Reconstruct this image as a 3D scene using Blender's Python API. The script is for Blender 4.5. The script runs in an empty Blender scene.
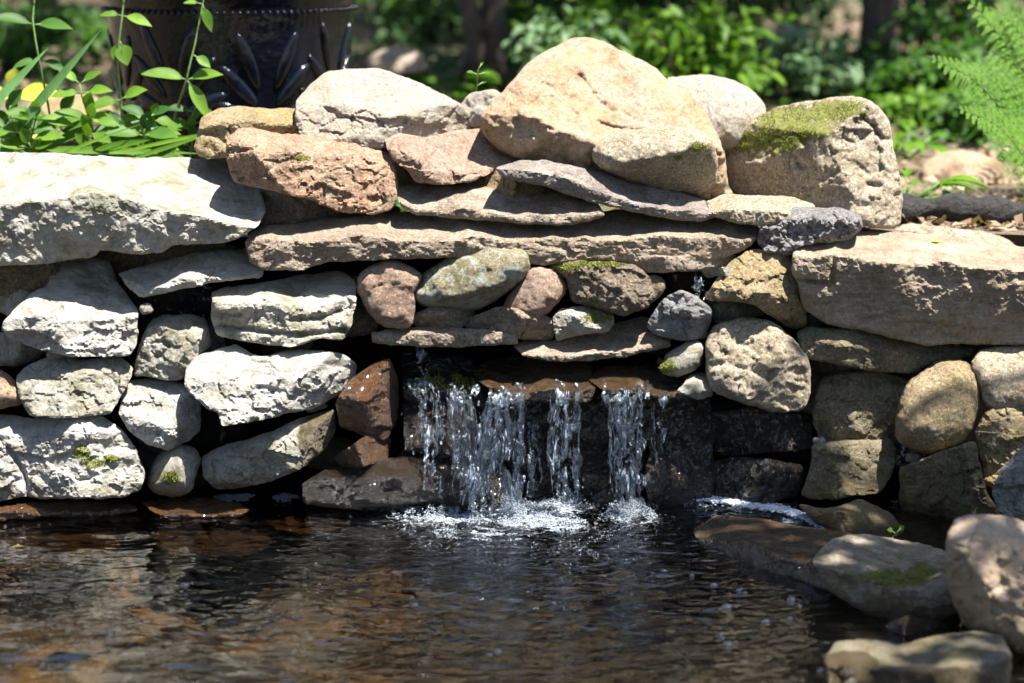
import bpy, math, random
import numpy as np
from mathutils import Vector
from mathutils.geometry import delaunay_2d_cdt

# ------------------------------------------------------------------ camera, sky, sun, exposure
sc = bpy.context.scene
COL = sc.collection
F = 2000.0; CX = 512.0; CY = 341.5; PITCH = math.radians(12.0)
CAM = np.array([0.0, -4.0, 1.187])
cam_d = bpy.data.cameras.new("camera"); cam = bpy.data.objects.new("camera", cam_d); COL.objects.link(cam)
cam.location = CAM; cam.rotation_euler = (math.pi/2 - PITCH, 0, 0)
cam_d.sensor_width = 36; cam_d.lens = F/1024*36; cam_d.clip_end = 500
cam_d.dof.use_dof = True; cam_d.dof.focus_distance = 3.98; cam_d.dof.aperture_fstop = 2.3
sc.camera = cam
sc.render.resolution_x = 1024; sc.render.resolution_y = 683
SUN = Vector((0.30, -0.22, 0.92)).normalized()
w = bpy.data.worlds.new("World"); sc.world = w; w.use_nodes = True
nt = w.node_tree; sky = nt.nodes.new("ShaderNodeTexSky"); sky.sky_type = 'NISHITA'; sky.sun_disc = False
sky.sun_elevation = math.asin(SUN.z); sky.sun_rotation = math.atan2(SUN.x, SUN.y)
nt.links.new(sky.outputs[0], nt.nodes["Background"].inputs[0]); nt.nodes["Background"].inputs[1].default_value = 0.052
sl = bpy.data.lights.new("sun", 'SUN'); sl.energy = 5.0; sl.angle = math.radians(0.5); sl.color = (1.0, 0.955, 0.88)
so = bpy.data.objects.new("sun", sl); COL.objects.link(so); so.rotation_euler = SUN.to_track_quat('Z', 'Y').to_euler()
vs = sc.view_settings; vs.view_transform = 'Standard'; vs.look = 'None'; vs.gamma = 1; vs.exposure = 1.8
sc.cycles.use_denoising = True
sc.cycles.max_bounces = 8; sc.cycles.transparent_max_bounces = 16
sc.cycles.caustics_reflective = False; sc.cycles.caustics_refractive = False
sc.cycles.sample_clamp_indirect = 6

# ------------------------------------------------------------------ helpers
cp, sp_ = math.cos(PITCH), math.sin(PITCH)
def P(px, py, Y):
    """points on the sight line of photo position (px,py) at world depth Y"""
    px = np.asarray(px, float); py = np.asarray(py, float); Y = np.asarray(Y, float)
    a = (px-CX); b = -(py-CY)
    dx = a; dy = F*cp + b*sp_; dz = -F*sp_ + b*cp
    t = (Y-CAM[1])/dy
    return np.stack([CAM[0]+dx*t, CAM[1]+dy*t+0*dx, CAM[2]+dz*t], -1)
def PZ(px, py, z):
    a = px-CX; b = -(py-CY); dy = F*cp+b*sp_; dz = -F*sp_+b*cp
    t = (z-CAM[2])/dz
    return np.array([a*t, CAM[1]+dy*t, z])

def _h(ix, iy, iz, s):
    n = (ix.astype(np.int64)*374761393 + iy.astype(np.int64)*668265263 + iz.astype(np.int64)*2147483647 + s*974634777) & 0xffffffff
    n = ((n ^ (n >> 13))*1274126177) & 0xffffffff
    n = ((n ^ (n >> 16))*2246822519) & 0xffffffff
    return ((n ^ (n >> 15)) & 0xffffff)/float(0xffffff)*2-1
def vnoise(p, s=0):
    i = np.floor(p); f = p-i; f = f*f*f*(f*(f*6-15)+10); i = i.astype(np.int64)
    r = 0
    for dx in (0, 1):
        wx = f[..., 0] if dx else 1-f[..., 0]
        for dy in (0, 1):
            wy = f[..., 1] if dy else 1-f[..., 1]
            for dz in (0, 1):
                wz = f[..., 2] if dz else 1-f[..., 2]
                r = r + wx*wy*wz*_h(i[..., 0]+dx, i[..., 1]+dy, i[..., 2]+dz, s)
    return r
ROT = np.array([[0.36, 0.48, -0.8], [-0.8, 0.6, 0.0], [0.48, 0.64, 0.6]])
def fbm(p, s=0, o=4, g=0.5):
    r = 0; a = 1; t = 0
    for k in range(o):
        p = p@ROT.T
        r = r+a*vnoise(p, s+k*17); t += a; a *= g; p = p*2.03+11.3
    return r/t*1.4
def ridged(p, s=0, o=4, g=0.5):
    r = 0; a = 1; t = 0
    for k in range(o):
        p = p@ROT.T
        r = r+a*(1-2*np.abs(vnoise(p, s+k*17))); t += a; a *= g; p = p*2.1+7.7
    return r/t
def worley(p, s=0):
    """distance to nearest cell point and per-cell random values"""
    i = np.floor(p).astype(np.int64); best = np.full(p.shape[:-1], 9.0); rv = np.zeros(p.shape); dv = np.zeros(p.shape)
    for dx in (-1, 0, 1):
        for dy in (-1, 0, 1):
            for dz in (-1, 0, 1):
                a, b, c = i[..., 0]+dx, i[..., 1]+dy, i[..., 2]+dz
                h = np.stack([_h(a, b, c, s), _h(a, b, c, s+5), _h(a, b, c, s+9)], -1)
                q = np.stack([a, b, c], -1)+0.5+0.5*h*0.9
                d = p-q; m = (d*d).sum(-1)
                k = m < best; best = np.where(k, m, best)
                r2 = np.stack([_h(a, b, c, s+21), _h(a, b, c, s+22), _h(a, b, c, s+23)], -1)
                rv = np.where(k[..., None], r2, rv); dv = np.where(k[..., None], d, dv)
    return np.sqrt(best), rv, dv

def new_mesh(name, V, faces, mat, parent=None, smooth=True, origin=None, link=True):
    V = np.asarray(V, float)
    if origin is not None: V = V-np.asarray(origin)
    me = bpy.data.meshes.new(name)
    nF = len(faces)
    me.vertices.add(len(V)); me.vertices.foreach_set("co", V.astype(np.float32).ravel())
    if isinstance(faces, np.ndarray):
        k = faces.shape[1]; me.loops.add(nF*k); me.polygons.add(nF)
        me.loops.foreach_set("vertex_index", faces.astype(np.int32).ravel())
        me.polygons.foreach_set("loop_start", np.arange(nF, dtype=np.int32)*k)
        me.polygons.foreach_set("loop_total", np.full(nF, k, np.int32))
    else:
        lens = np.array([len(f) for f in faces], np.int32); flat = np.array([i for f in faces for i in f], np.int32)
        me.loops.add(len(flat)); me.polygons.add(nF)
        me.loops.foreach_set("vertex_index", flat)
        me.polygons.foreach_set("loop_start", np.concatenate([[0], np.cumsum(lens)[:-1]]).astype(np.int32))
        me.polygons.foreach_set("loop_total", lens)
    me.polygons.foreach_set("use_smooth", np.full(nF, smooth))
    me.update(calc_edges=True); me.validate()
    if mat: me.materials.append(mat)
    o = bpy.data.objects.new(name, me)
    if link: COL.objects.link(o)
    if origin is not None: o.location = origin
    if parent is not None: o.parent = parent
    return o
def tag(o, label=None, cat=None, group=None, kind=None):
    if label: o['label'] = label
    if cat: o['category'] = cat
    if group: o['group'] = group
    if kind: o['kind'] = kind
    return o
def empty(name, loc, label, cat, group=None):
    o = bpy.data.objects.new(name, None); COL.objects.link(o); o.location = loc; o.empty_display_size = .05
    return tag(o, label, cat, group)

class NB:
    """small node builder"""
    def __init__(s, name):
        s.m = bpy.data.materials.new(name); s.m.use_nodes = True; s.t = s.m.node_tree
        s.t.nodes.clear(); s.out = s.n('ShaderNodeOutputMaterial')
    def n(s, t, **k):
        x = s.t.nodes.new(t)
        for a, b in k.items(): setattr(x, a, b)
        return x
    def l(s, a, b): s.t.links.new(a, b)
    def val(s, sock, v):
        if hasattr(v, 'is_output') or isinstance(v, bpy.types.NodeSocket): s.l(v, sock)
        elif isinstance(v, tuple) and len(v) == 3 and sock.type == 'RGBA': sock.default_value = (*v, 1)
        else: sock.default_value = v
    def noise(s, vec, scale, detail=4, rough=.55, dist=0):
        x = s.n('ShaderNodeTexNoise'); s.l(vec, x.inputs['Vector']); x.inputs['Scale'].default_value = scale
        x.inputs['Detail'].default_value = detail; x.inputs['Roughness'].default_value = rough; x.inputs['Distortion'].default_value = dist
        return x.outputs[0]
    def ramp(s, f, a, b, lo=0., hi=1.):
        x = s.n('ShaderNodeMapRange'); x.clamp = True; x.interpolation_type = 'SMOOTHSTEP'; s.l(f, x.inputs[0])
        for i, v in zip((1, 2, 3, 4), (a, b, lo, hi)): x.inputs[i].default_value = v
        return x.outputs[0]
    def mix(s, f, a, b, mode='MIX'):
        x = s.n('ShaderNodeMix', data_type='RGBA', blend_type=mode)
        s.val(x.inputs[0], f); s.val(x.inputs[6], a); s.val(x.inputs[7], b); return x.outputs[2]
    def math(s, op, a, b=0.0, c=None):
        x = s.n('ShaderNodeMath', operation=op); s.val(x.inputs[0], a); s.val(x.inputs[1], b)
        if c is not None: s.val(x.inputs[2], c)
        return x.outputs[0]

def stone_mat(name, c1, c2, c3, stain=(.10, .085, .06), speck=.35, lichen=0., lichen_c=(.55, .60, .55), wet=False, green=0., strata=0., bump=1., veins=0., dark=0.4):
    b = NB(name)
    tc = b.n('ShaderNodeTexCoord').outputs['Object']; oi = b.n('ShaderNodeObjectInfo')
    ad = b.n('ShaderNodeVectorMath', operation='SCALE'); b.l(oi.outputs['Random'], ad.inputs['Scale']); ad.inputs[0].default_value = (37, 71, 53)
    av = b.n('ShaderNodeVectorMath', operation='ADD'); b.l(tc, av.inputs[0]); b.l(ad.outputs[0], av.inputs[1]); v = av.outputs[0]
    n1 = b.noise(v, 9, 5, .6, .6); n2 = b.noise(v, 28, 5, .65, .3); n3 = b.noise(v, 120, 6, .8)
    col = b.mix(b.ramp(n1, .36, .64), c1, c2)
    col = b.mix(b.ramp(n2, .45, .72), col, c3)
    if strata:
        mp = b.n('ShaderNodeMapping'); b.l(v, mp.inputs[0]); mp.inputs['Scale'].default_value = (1.2, 1.2, 9); mp.inputs['Rotation'].default_value = (0, .12, 0)
        ns = b.noise(mp.outputs[0], 9, 4, .6, .2)
        col = b.mix(b.math('MULTIPLY', b.ramp(ns, .45, .62), strata), col, stain)
    n4 = b.noise(v, 17, 6, .7, 1.2)
    col = b.mix(b.math('MULTIPLY', b.ramp(n4, .50, .62), dark), col, stain)
    col = b.mix(b.math('MULTIPLY', b.ramp(n3, .50, .60), min(.95, speck*1.9)), col, tuple(x*.45 for x in c1))
    col = b.mix(b.math('MULTIPLY', b.ramp(b.noise(v, 170, 4, .7), .54, .62), min(.9, speck*1.5)), col, tuple(min(.8, x*1.5) for x in c2))
    if green:
        gn = b.noise(v, 13, 5, .7, .8)
        col = b.mix(b.math('MULTIPLY', b.ramp(gn, .46, .66), green), col, (.13, .14, .035))
    if lichen:
        vo = b.n('ShaderNodeTexVoronoi'); b.l(v, vo.inputs['Vector']); vo.inputs['Scale'].default_value = 75
        wn = b.noise(v, 60, 5, .75, .5)
        lf = b.math('MULTIPLY', b.ramp(b.math('ADD', wn, b.math('MULTIPLY', b.noise(v, 7, 3), .7)), .84, .95), lichen)
        col = b.mix(lf, col, lichen_c)
    # moss attribute painted from placed patches
    at = b.n('ShaderNodeAttribute', attribute_name='moss'); mn = b.noise(v, 70, 5, .75)
    mf = b.math('MULTIPLY', b.ramp(b.math('ADD', at.outputs['Fac'], b.math('MULTIPLY', b.math('SUBTRACT', mn, .5), 3.4)), .45, .85), .9)
    mcol = b.mix(b.ramp(b.noise(v, 120, 3), .35, .65), (.11, .13, .018), (.25, .26, .045))
    col = b.mix(mf, col, mcol)
    geo0 = b.n('ShaderNodeNewGeometry'); sx0 = b.n('ShaderNodeSeparateXYZ'); b.l(geo0.outputs['Position'], sx0.inputs[0])
    col = b.mix(b.math('MULTIPLY', b.ramp(b.math('ADD', sx0.outputs['Z'], b.math('MULTIPLY', n2, -.16)), -.06, .02, 1., 0.), 0. if wet else .6), col, (.20, .145, .06))   # ochre tide stain
    # waterline: stones are wet and darker close to the pond
    geo = b.n('ShaderNodeNewGeometry'); sx = b.n('ShaderNodeSeparateXYZ'); b.l(geo.outputs['Position'], sx.inputs[0])
    wl = b.ramp(b.math('ADD', sx.outputs['Z'], b.math('MULTIPLY', n2, -.05)), -.02, .015, 1., 0.)
    aw = b.n('ShaderNodeAttribute', attribute_name='wet')
    wl = b.math('MAXIMUM', wl, b.ramp(b.math('ADD', aw.outputs['Fac'], b.math('MULTIPLY', b.math('SUBTRACT', n2, .5), .6)), .35, .6))
    if wet: wl = b.math('MAXIMUM', wl, 1.0)
    col = b.mix(wl, col, b.mix(1.0, col, (.30, .25, .18) if wet else (.42, .36, .27), 'MULTIPLY'))
    rough = b.math('SUBTRACT', .9, b.math('MULTIPLY', wl, .66))
    h = b.math('ADD', b.math('MULTIPLY', b.noise(v, 45, 8, .72, .4), 1.0), b.math('MULTIPLY', b.noise(v, 130, 7, .85), 1.0))
    h = b.math('ADD', h, b.math('MULTIPLY', mf, .5))
    # pits
    vp = b.n('ShaderNodeTexVoronoi'); b.l(v, vp.inputs['Vector']); vp.inputs['Scale'].default_value = 95
    h = b.math('ADD', h, b.math('MULTIPLY', b.ramp(vp.outputs['Distance'], .0, .35), .08))
    if strata:
        h = b.math('ADD', h, b.math('MULTIPLY', ns, strata*1.2))
    bu = b.n('ShaderNodeBump'); bu.inputs['Strength'].default_value = 1.0; bu.inputs['Distance'].default_value = .009*bump; b.l(h, bu.inputs['Height'])
    p = b.n('ShaderNodeBsdfPrincipled'); b.l(col, p.inputs['Base Color']); b.l(rough, p.inputs['Roughness']); b.l(bu.outputs[0], p.inputs['Normal'])
    b.val(p.inputs['Specular IOR Level'], b.math('ADD', .25, b.math('MULTIPLY', wl, .4)))
    if wet:
        p.inputs['Coat Weight'].default_value = 1.; p.inputs['Coat Roughness'].default_value = .10; p.inputs['Coat IOR'].default_value = 1.42
        b2 = b.n('ShaderNodeBump'); b2.inputs['Distance'].default_value = .014; b2.inputs['Strength'].default_value = 1.
        b.l(b.noise(v, 22, 3, .5, .4), b2.inputs['Height']); b.l(b2.outputs[0], p.inputs['Coat Normal'])
    b.l(p.outputs[0], b.out.inputs[0])
    return b.m

M = {}
M['white'] = stone_mat('pale_grey_limestone', (.54, .525, .48), (.63, .615, .58), (.44, .42, .36), stain=(.16, .14, .09), speck=.14, green=.15, strata=.25, dark=.5)
M['grey'] = stone_mat('mottled_grey_stone', (.38, .36, .30), (.52, .50, .44), (.30, .26, .19), stain=(.11, .095, .055), speck=.25, green=.3, dark=.5)
M['slab'] = stone_mat('pale_slab_stone', (.52, .49, .42), (.58, .55, .49), (.46, .41, .33), stain=(.20, .185, .12), speck=.18, green=.6, strata=.25, dark=.4)
M['pink'] = stone_mat('pinkish_sandstone', (.37, .25, .18), (.45, .33, .26), (.30, .19, .13), stain=(.14, .10, .07), speck=.4, dark=.35, strata=.2)
M['red'] = stone_mat('reddish_brown_stone', (.40, .24, .155), (.46, .33, .23), (.30, .17, .11), stain=(.17, .15, .09), speck=.45, dark=.55)
M['tan'] = stone_mat('tan_boulder_stone', (.45, .32, .21), (.51, .40, .30), (.39, .25, .155), stain=(.20, .115, .06), speck=.28, dark=.4, lichen=.12, lichen_c=(.5, .42, .15))
M['beige'] = stone_mat('beige_speckled_stone', (.44, .36, .26), (.50, .43, .33), (.34, .26, .17), stain=(.15, .12, .07), speck=.6, green=.2, dark=.35)
M['yellowtan'] = stone_mat('yellow_tan_stone', (.34, .255, .15), (.40, .32, .20), (.25, .175, .10), stain=(.16, .11, .06), speck=.5, green=.2, dark=.3, lichen=.25, lichen_c=(.42, .34, .08))
M['greywhite'] = stone_mat('pale_grey_boulder_stone', (.42, .39, .35), (.46, .38, .28), (.36, .33, .29), stain=(.20, .16, .11), speck=.35, dark=.3)
M['brown'] = stone_mat('grey_brown_sandstone', (.36, .29, .22), (.43, .37, .30), (.28, .205, .145), stain=(.10, .075, .05), speck=.4, dark=.35, strata=.35)
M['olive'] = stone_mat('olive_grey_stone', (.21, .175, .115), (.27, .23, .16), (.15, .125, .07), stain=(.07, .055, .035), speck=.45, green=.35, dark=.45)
M['cap'] = stone_mat('brown_cap_sandstone', (.37, .29, .215), (.43, .36, .28), (.33, .235, .165), stain=(.17, .12, .08), speck=.4, dark=.35, strata=.25)
M['lichen'] = stone_mat('lichen_covered_stone', (.25, .22, .13), (.31, .26, .17), (.22, .20, .09), stain=(.11, .09, .05), speck=.4, green=.6, lichen=.95, lichen_c=(.40, .43, .38), dark=.3)
M['mossbrown'] = stone_mat('moss_edged_brown_stone', (.25, .19, .14), (.33, .26, .20), (.20, .15, .09), stain=(.09, .07, .05), speck=.5, green=.45, dark=.4, bump=1.6)
M['smoothtan'] = stone_mat('smooth_tan_boulder_stone', (.40, .30, .21), (.46, .37, .28), (.33, .24, .16), stain=(.18, .13, .08), speck=.15, dark=.2, bump=.4)
M['ledge'] = stone_mat('grey_brown_ledge_stone', (.40, .34, .26), (.50, .45, .37), (.30, .23, .16), stain=(.10, .075, .045), speck=.3, dark=.5, strata=.5, green=.2)
M['capright'] = stone_mat('lightened_brown_sandstone', (.43, .335, .24), (.50, .42, .32), (.34, .24, .165), stain=(.13, .10, .07), speck=.2, dark=.3, strata=.3)  # brown lightened all over so the slab's sunlit top comes out whiter
M['wetgrey'] = stone_mat('damp_green_grey_stone', (.22, .215, .18), (.30, .30, .26), (.15, .14, .10), stain=(.06, .055, .035), speck=.3, green=.4, dark=.5)
M['greybrown'] = stone_mat('grey_brown_flat_stone', (.27, .23, .20), (.36, .32, .29), (.22, .17, .14), stain=(.12, .09, .07), speck=.4, dark=.35)
M['purple'] = stone_mat('purple_grey_stone', (.37, .35, .345), (.47, .44, .43), (.28, .25, .25), stain=(.10, .085, .085), speck=.5, dark=.4, bump=2.2)
M['bluegrey'] = stone_mat('blue_grey_stone', (.25, .245, .245), (.33, .32, .315), (.20, .185, .175), stain=(.10, .09, .08), speck=.35, dark=.35, green=.1)
M['wetbrown'] = stone_mat('wet_brown_stone', (.22, .145, .075), (.30, .19, .09), (.14, .10, .05), stain=(.05, .035, .02), speck=.3, dark=.5, wet=True, green=.35)
M['wetamber'] = stone_mat('wet_amber_stone', (.27, .13, .045), (.40, .21, .075), (.14, .08, .035), stain=(.10, .06, .03), speck=.3, dark=.35, wet=True)
M['wetledge'] = stone_mat('wet_grey_brown_ledge_stone', (.34, .25, .18), (.46, .37, .29), (.26, .14, .08), stain=(.08, .05, .03), speck=.3, dark=.45, wet=True)
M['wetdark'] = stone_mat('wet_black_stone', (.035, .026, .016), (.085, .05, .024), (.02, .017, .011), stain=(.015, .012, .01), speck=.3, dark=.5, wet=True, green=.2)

def resample(poly, g, jit, seed, cut=.18):
    p = np.array(poly, float)
    for _ in range(1):                                   # one corner cut keeps the traced corners readable
        q = np.roll(p, -1, 0); a = p*(1-cut)+q*cut; c = p*cut+q*(1-cut)
        p = np.stack([a, c], 1).reshape(-1, 2)
    q = np.vstack([p, p[:1]]); L = np.r_[0, np.cumsum(np.hypot(*np.diff(q, axis=0).T))]
    n = max(16, int(L[-1]/g)); s = np.linspace(0, L[-1], n, endpoint=False)
    r = np.stack([np.interp(s, L, q[:, 0]), np.interp(s, L, q[:, 1])], 1)
    t = np.roll(r, -1, 0)-np.roll(r, 1, 0); nn = np.stack([t[:, 1], -t[:, 0]], 1); nn /= np.linalg.norm(nn, axis=1)[:, None]+1e-9
    k = fbm(np.c_[r/16., np.full(n, seed*1.3)], seed, 4, .6)
    return r+nn*(k*jit)[:, None]
def inside(p, poly):
    x, y = p[:, 0], p[:, 1]; r = np.zeros(len(p), bool); q = np.roll(poly, -1, 0)
    for (x0, y0), (x1, y1) in zip(poly, q):
        c = ((y0 > y) != (y1 > y)); 
        with np.errstate(divide='ignore', invalid='ignore'):
            r ^= c & (x < (x1-x0)*(y-y0)/((y1-y0) or 1e-9)+x0)
    return r
def edge_dist(p, poly):
    a = poly; b = np.roll(poly, -1, 0); out = np.full(len(p), 1e9); ab = b-a; L2 = (ab**2).sum(1)+1e-9
    for k in range(0, len(p), 2000):
        q = p[k:k+2000, None, :]; t = np.clip(((q-a)*ab).sum(-1)/L2, 0, 1); d = q-(a+t[..., None]*ab)
        out[k:k+2000] = np.sqrt((d**2).sum(-1)).min(1)
    return out
def smax(a, b, k):
    h = np.clip(.5+.5*(a-b)/k, 0, 1); return b*(1-h)+a*h+k*h*(1-h)

SEED = [10]
def stone(name, label, out, y, th, mat, ridge=None, ts=2.6, tilt=.12, planes=(), er=10, rd=.8, lf=.010, fac=.012, rg=.004, fine=.0022, moss=(), wetp=(), jit=1.6, cat='stone', group='stacked stones of the wall', g=1.9, cracks=(), fs=1.0, seed=None, chip=0., strat=0., shear=0.):
    if seed is None: SEED[0] += 7; seed = SEED[0]
    angular = name in ('block_stone', 'wedge_stone', 'flat_slab', 'flat_stone', 'rough_stone')
    poly = resample(out, g, jit, seed, .09 if angular else .2)
    if name == 'block_stone': fac *= 2.3; er = min(er*.4, 4); rd *= .7; lf *= .6; rg *= .55; chip *= .7
    if name in ('wedge_stone', 'flat_slab', 'flat_stone'): er *= .7
    if name == 'boulder': fac *= 1.9; er *= .6
    if name == 'rounded_stone': rd *= 1.1
    mn, mx = poly.min(0), poly.max(0)
    xs = np.arange(mn[0], mx[0], g); ys = np.arange(mn[1], mx[1], g*.87)
    X, Y = np.meshgrid(xs, ys); X = X+(np.arange(len(ys)) % 2)[:, None]*g*.5
    rs = np.random.RandomState(seed); pts = np.c_[X.ravel(), Y.ravel()]+rs.uniform(-.25, .25, (X.size, 2))*g
    pts = pts[inside(pts, poly)]; d = edge_dist(pts, poly); pts = pts[d > g*.55]
    n0 = len(poly); allp = np.vstack([poly, pts])
    vco, _, tri, *_ = delaunay_2d_cdt([Vector(p) for p in allp], [(i, (i+1) % n0) for i in range(n0)], [], 1, 1e-5)
    v2 = np.array([tuple(p) for p in vco]); tri = np.array([list(t) for t in tri if len(t) == 3])
    # orientation
    A = v2[tri]; ar = (A[:, 1, 0]-A[:, 0, 0])*(A[:, 2, 1]-A[:, 0, 1])-(A[:, 1, 1]-A[:, 0, 1])*(A[:, 2, 0]-A[:, 0, 0])
    tri[ar > 0] = tri[ar > 0][:, ::-1]           # pixel y points down: face the camera
    d = edge_dist(v2, poly); isb = np.zeros(len(v2), bool)
    isb[d < 1e-3] = True; dmax = d.max()
    u, v = v2[:, 0], v2[:, 1]; m = .002
    P3 = np.c_[u*m, np.full(len(u), seed*.37), v*m]
    wob = fbm(P3*14, seed+3, 3)*5
    if ridge is not None:
        rr = np.array(ridge, float); vr = np.interp(u, rr[:, 0], rr[:, 1])+wob
        a = (vr-v)*m; dep = smax(ts*a, tilt*a, .0025); rel = 1-.6*np.clip(a/.01, 0, 1)
    else:
        dep = -tilt*(v-(mn[1]+mx[1])/2)*m; rel = 1.
    dep = dep+shear*(u-(mn[0]+mx[0])/2)*m
    for (x0, y0, dx, dy, s) in planes:
        nl = math.hypot(dx, dy); pl = s*((u-x0)*dx/nl+(v-y0)*dy/nl+wob*.7)*m
        dep = smax(dep, dep*0+pl+0.0 if ridge is None else pl, .006)
    if fac:     # convex chiselled facets
        K = 13; fx = None
        for k in range(K):
            cx_, cy_ = rs.uniform(mn[0], mx[0]), rs.uniform(mn[1], mx[1]); an = rs.uniform(0, 6.28)
            sl_ = fac*rs.uniform(.5, 1.6)
            pl = ((u-cx_)*math.cos(an)+(v-cy_)*math.sin(an))/max(dmax, 12)*sl_
            fx = pl if fx is None else smax(fx, pl, .0012)
        dep = dep+fx-np.percentile(fx, 20)
    e = min(er, dmax*.98); t = np.clip(d/e, 0, 1)
    dep = dep+e*m*rd*(1-np.sqrt(np.clip(1-(1-t)**2, 0, 1)))
    dep = dep+rel*lf*fbm(P3*11*fs, seed, 3)
    dep = dep-rel*rg*ridged(P3*np.array([24, 1, 24+strat*60])*fs, seed+40, 5, .58)
    if angular or name == 'boulder':                       # hackly broken planes
        w2, rv2, dv2 = worley(P3*np.array([30, 1, 46])*fs+fbm(P3*30, seed+7, 2)[:, None]*.5, seed+66)
        hk = .4 if name in ('flat_stone', 'flat_slab') else 1.
        dep = dep+hk*rel*.0042*(rv2[:, 0]*.6+1.3*(dv2[:, 0]*rv2[:, 1]+dv2[:, 2]*rv2[:, 2]))
    if angular or name == 'boulder':                       # bedding steps and split lines
        nn = fbm(P3*np.array([7, 1, 13])*fs+3.1, seed+101, 3, .45)
        dep = dep+hk*rel*.0050*np.tanh(nn/.035)
        n2_ = fbm(P3*np.array([11, 1, 9])*fs+8.7, seed+111, 3, .5); dep = dep+.0055*hk*np.exp(-(n2_/.028)**2)
    if chip:
        w_, rv, dv = worley(P3*np.array([15, 1, 24])*fs+wob[:, None]*.05, seed+60)
        dep = dep+rel*chip*(rv[:, 0]*.5+(dv[:, 0]*rv[:, 1]+dv[:, 2]*rv[:, 2]))
    for c in cracks:
        c = np.array(c, float); dd = np.full(len(u), 1e9)
        for p, q in zip(c[:-1], c[1:]):
            ab = q-p; tt = np.clip(((v2-p)@ab)/(ab@ab), 0, 1); dd = np.minimum(dd, np.hypot(*(v2-(p+tt[:, None]*ab)).T))
        dd = np.abs(dd+wob*.25)
        dep = dep+.014*np.exp(-(dd/2.2)**2)
    yf = y+dep
    yc = np.percentile(yf, 92)+th
    wb = np.sqrt(np.clip(1-(1-np.clip(d/(dmax*.8), 0, 1))**2, 0, 1))
    yb = yf*(1-wb)+yc*wb
    Vf = P(u, v, yf); Vb = P(u, v, yb)
    # fine relief along normals
    nrm = np.zeros_like(Vf); fn = np.cross(Vf[tri[:, 1]]-Vf[tri[:, 0]], Vf[tri[:, 2]]-Vf[tri[:, 0]])
    for k in range(3): np.add.at(nrm, tri[:, k], fn)
    nrm /= np.linalg.norm(nrm, axis=1)[:, None]+1e-12
    fd = rel*fine*(fbm(Vf*55*fs+seed, seed+80, 4, .62)+.5*ridged(Vf*30*fs+seed, seed+90, 3))
    if nrm[:, 1].mean() > 0: nrm = -nrm
    Vf = Vf+nrm*(fd*np.where(isb, .3, 1.))[:, None]
    ii = np.where(~isb)[0]; mp = np.arange(len(v2)); mp[ii] = len(v2)+np.arange(len(ii))
    V = np.vstack([Vf, Vb[ii]])
    tb = mp[tri][:, ::-1]
    F_ = np.vstack([tri, tb])
    if np.einsum('ij,ij->i', fn, np.tile([0, -1., 0], (len(fn), 1))).mean() < 0: F_ = F_[:, ::-1]
    org = V.mean(0)
    o = new_mesh(name, V, F_, M[mat], origin=org, smooth=not angular)
    def attr(nm, blobs):
        a = np.zeros(len(V))
        if len(blobs):
            f = np.zeros(len(v2))
            for (bx, by, rx, ry) in blobs:
                q = ((u-bx)/rx)**2+((v-by)/ry)**2; f = np.maximum(f, np.clip(1.25-q*.75, 0, 1))
            a[:len(v2)] = f
        at = o.data.attributes.new(nm, 'FLOAT', 'POINT'); at.data.foreach_set('value', a.astype(np.float32))
    attr('moss', moss); attr('wet', wetp)
    if moss:                                               # short tufts standing on the mossy patches
        f = np.zeros(len(v2))
        for (bx, by, rx, ry) in moss: f = np.maximum(f, np.clip(1.25-(((u-bx)/rx)**2+((v-by)/ry)**2)*.75, 0, 1))
        nz_ = fbm(P3*55+2.2, seed+120, 4, .6); sel = np.where((f+nz_*1.5 > .72) & ~isb & (f > .05))[0]
        if len(sel):
            rp = np.repeat(sel, 5); Nn = nrm[rp]; c_ = Vf[rp]+rs.normal(0, .0020, (len(rp), 3)); c_ = c_-Nn*((c_-Vf[rp])*Nn).sum(1)[:, None]
            d_ = Nn+np.array([0, 0, .5])+rs.normal(0, .45, (len(rp), 3)); d_ /= np.linalg.norm(d_, axis=1)[:, None]
            sd = np.cross(d_, rs.normal(0, 1, (len(rp), 3))); sd /= np.linalg.norm(sd, axis=1)[:, None]; hh = rs.uniform(.0018, .0048, (len(rp), 1))
            TV = np.stack([c_-sd*.0011-Nn*.001, c_+sd*.0011-Nn*.001, c_+d_*hh], 1).reshape(-1, 3)-org
            mo = new_mesh('moss', TV, np.arange(len(TV)).reshape(-1, 3), M['moss'], smooth=False); mo.parent = o

    return tag(o, label, cat, group)

# ------------------------------------------------------------------ setting: ground, pond bed, water
def grid_mesh(xs, ys, zf):
    X, Y = np.meshgrid(xs, ys); Z = zf(X, Y); V = np.stack([X, Y, Z], -1).reshape(-1, 3)
    nx, ny = len(xs), len(ys); i = np.arange(nx*ny).reshape(ny, nx)
    Fq = np.stack([i[:-1, :-1], i[:-1, 1:], i[1:, 1:], i[1:, :-1]], -1).reshape(-1, 4)
    return V, Fq

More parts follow.
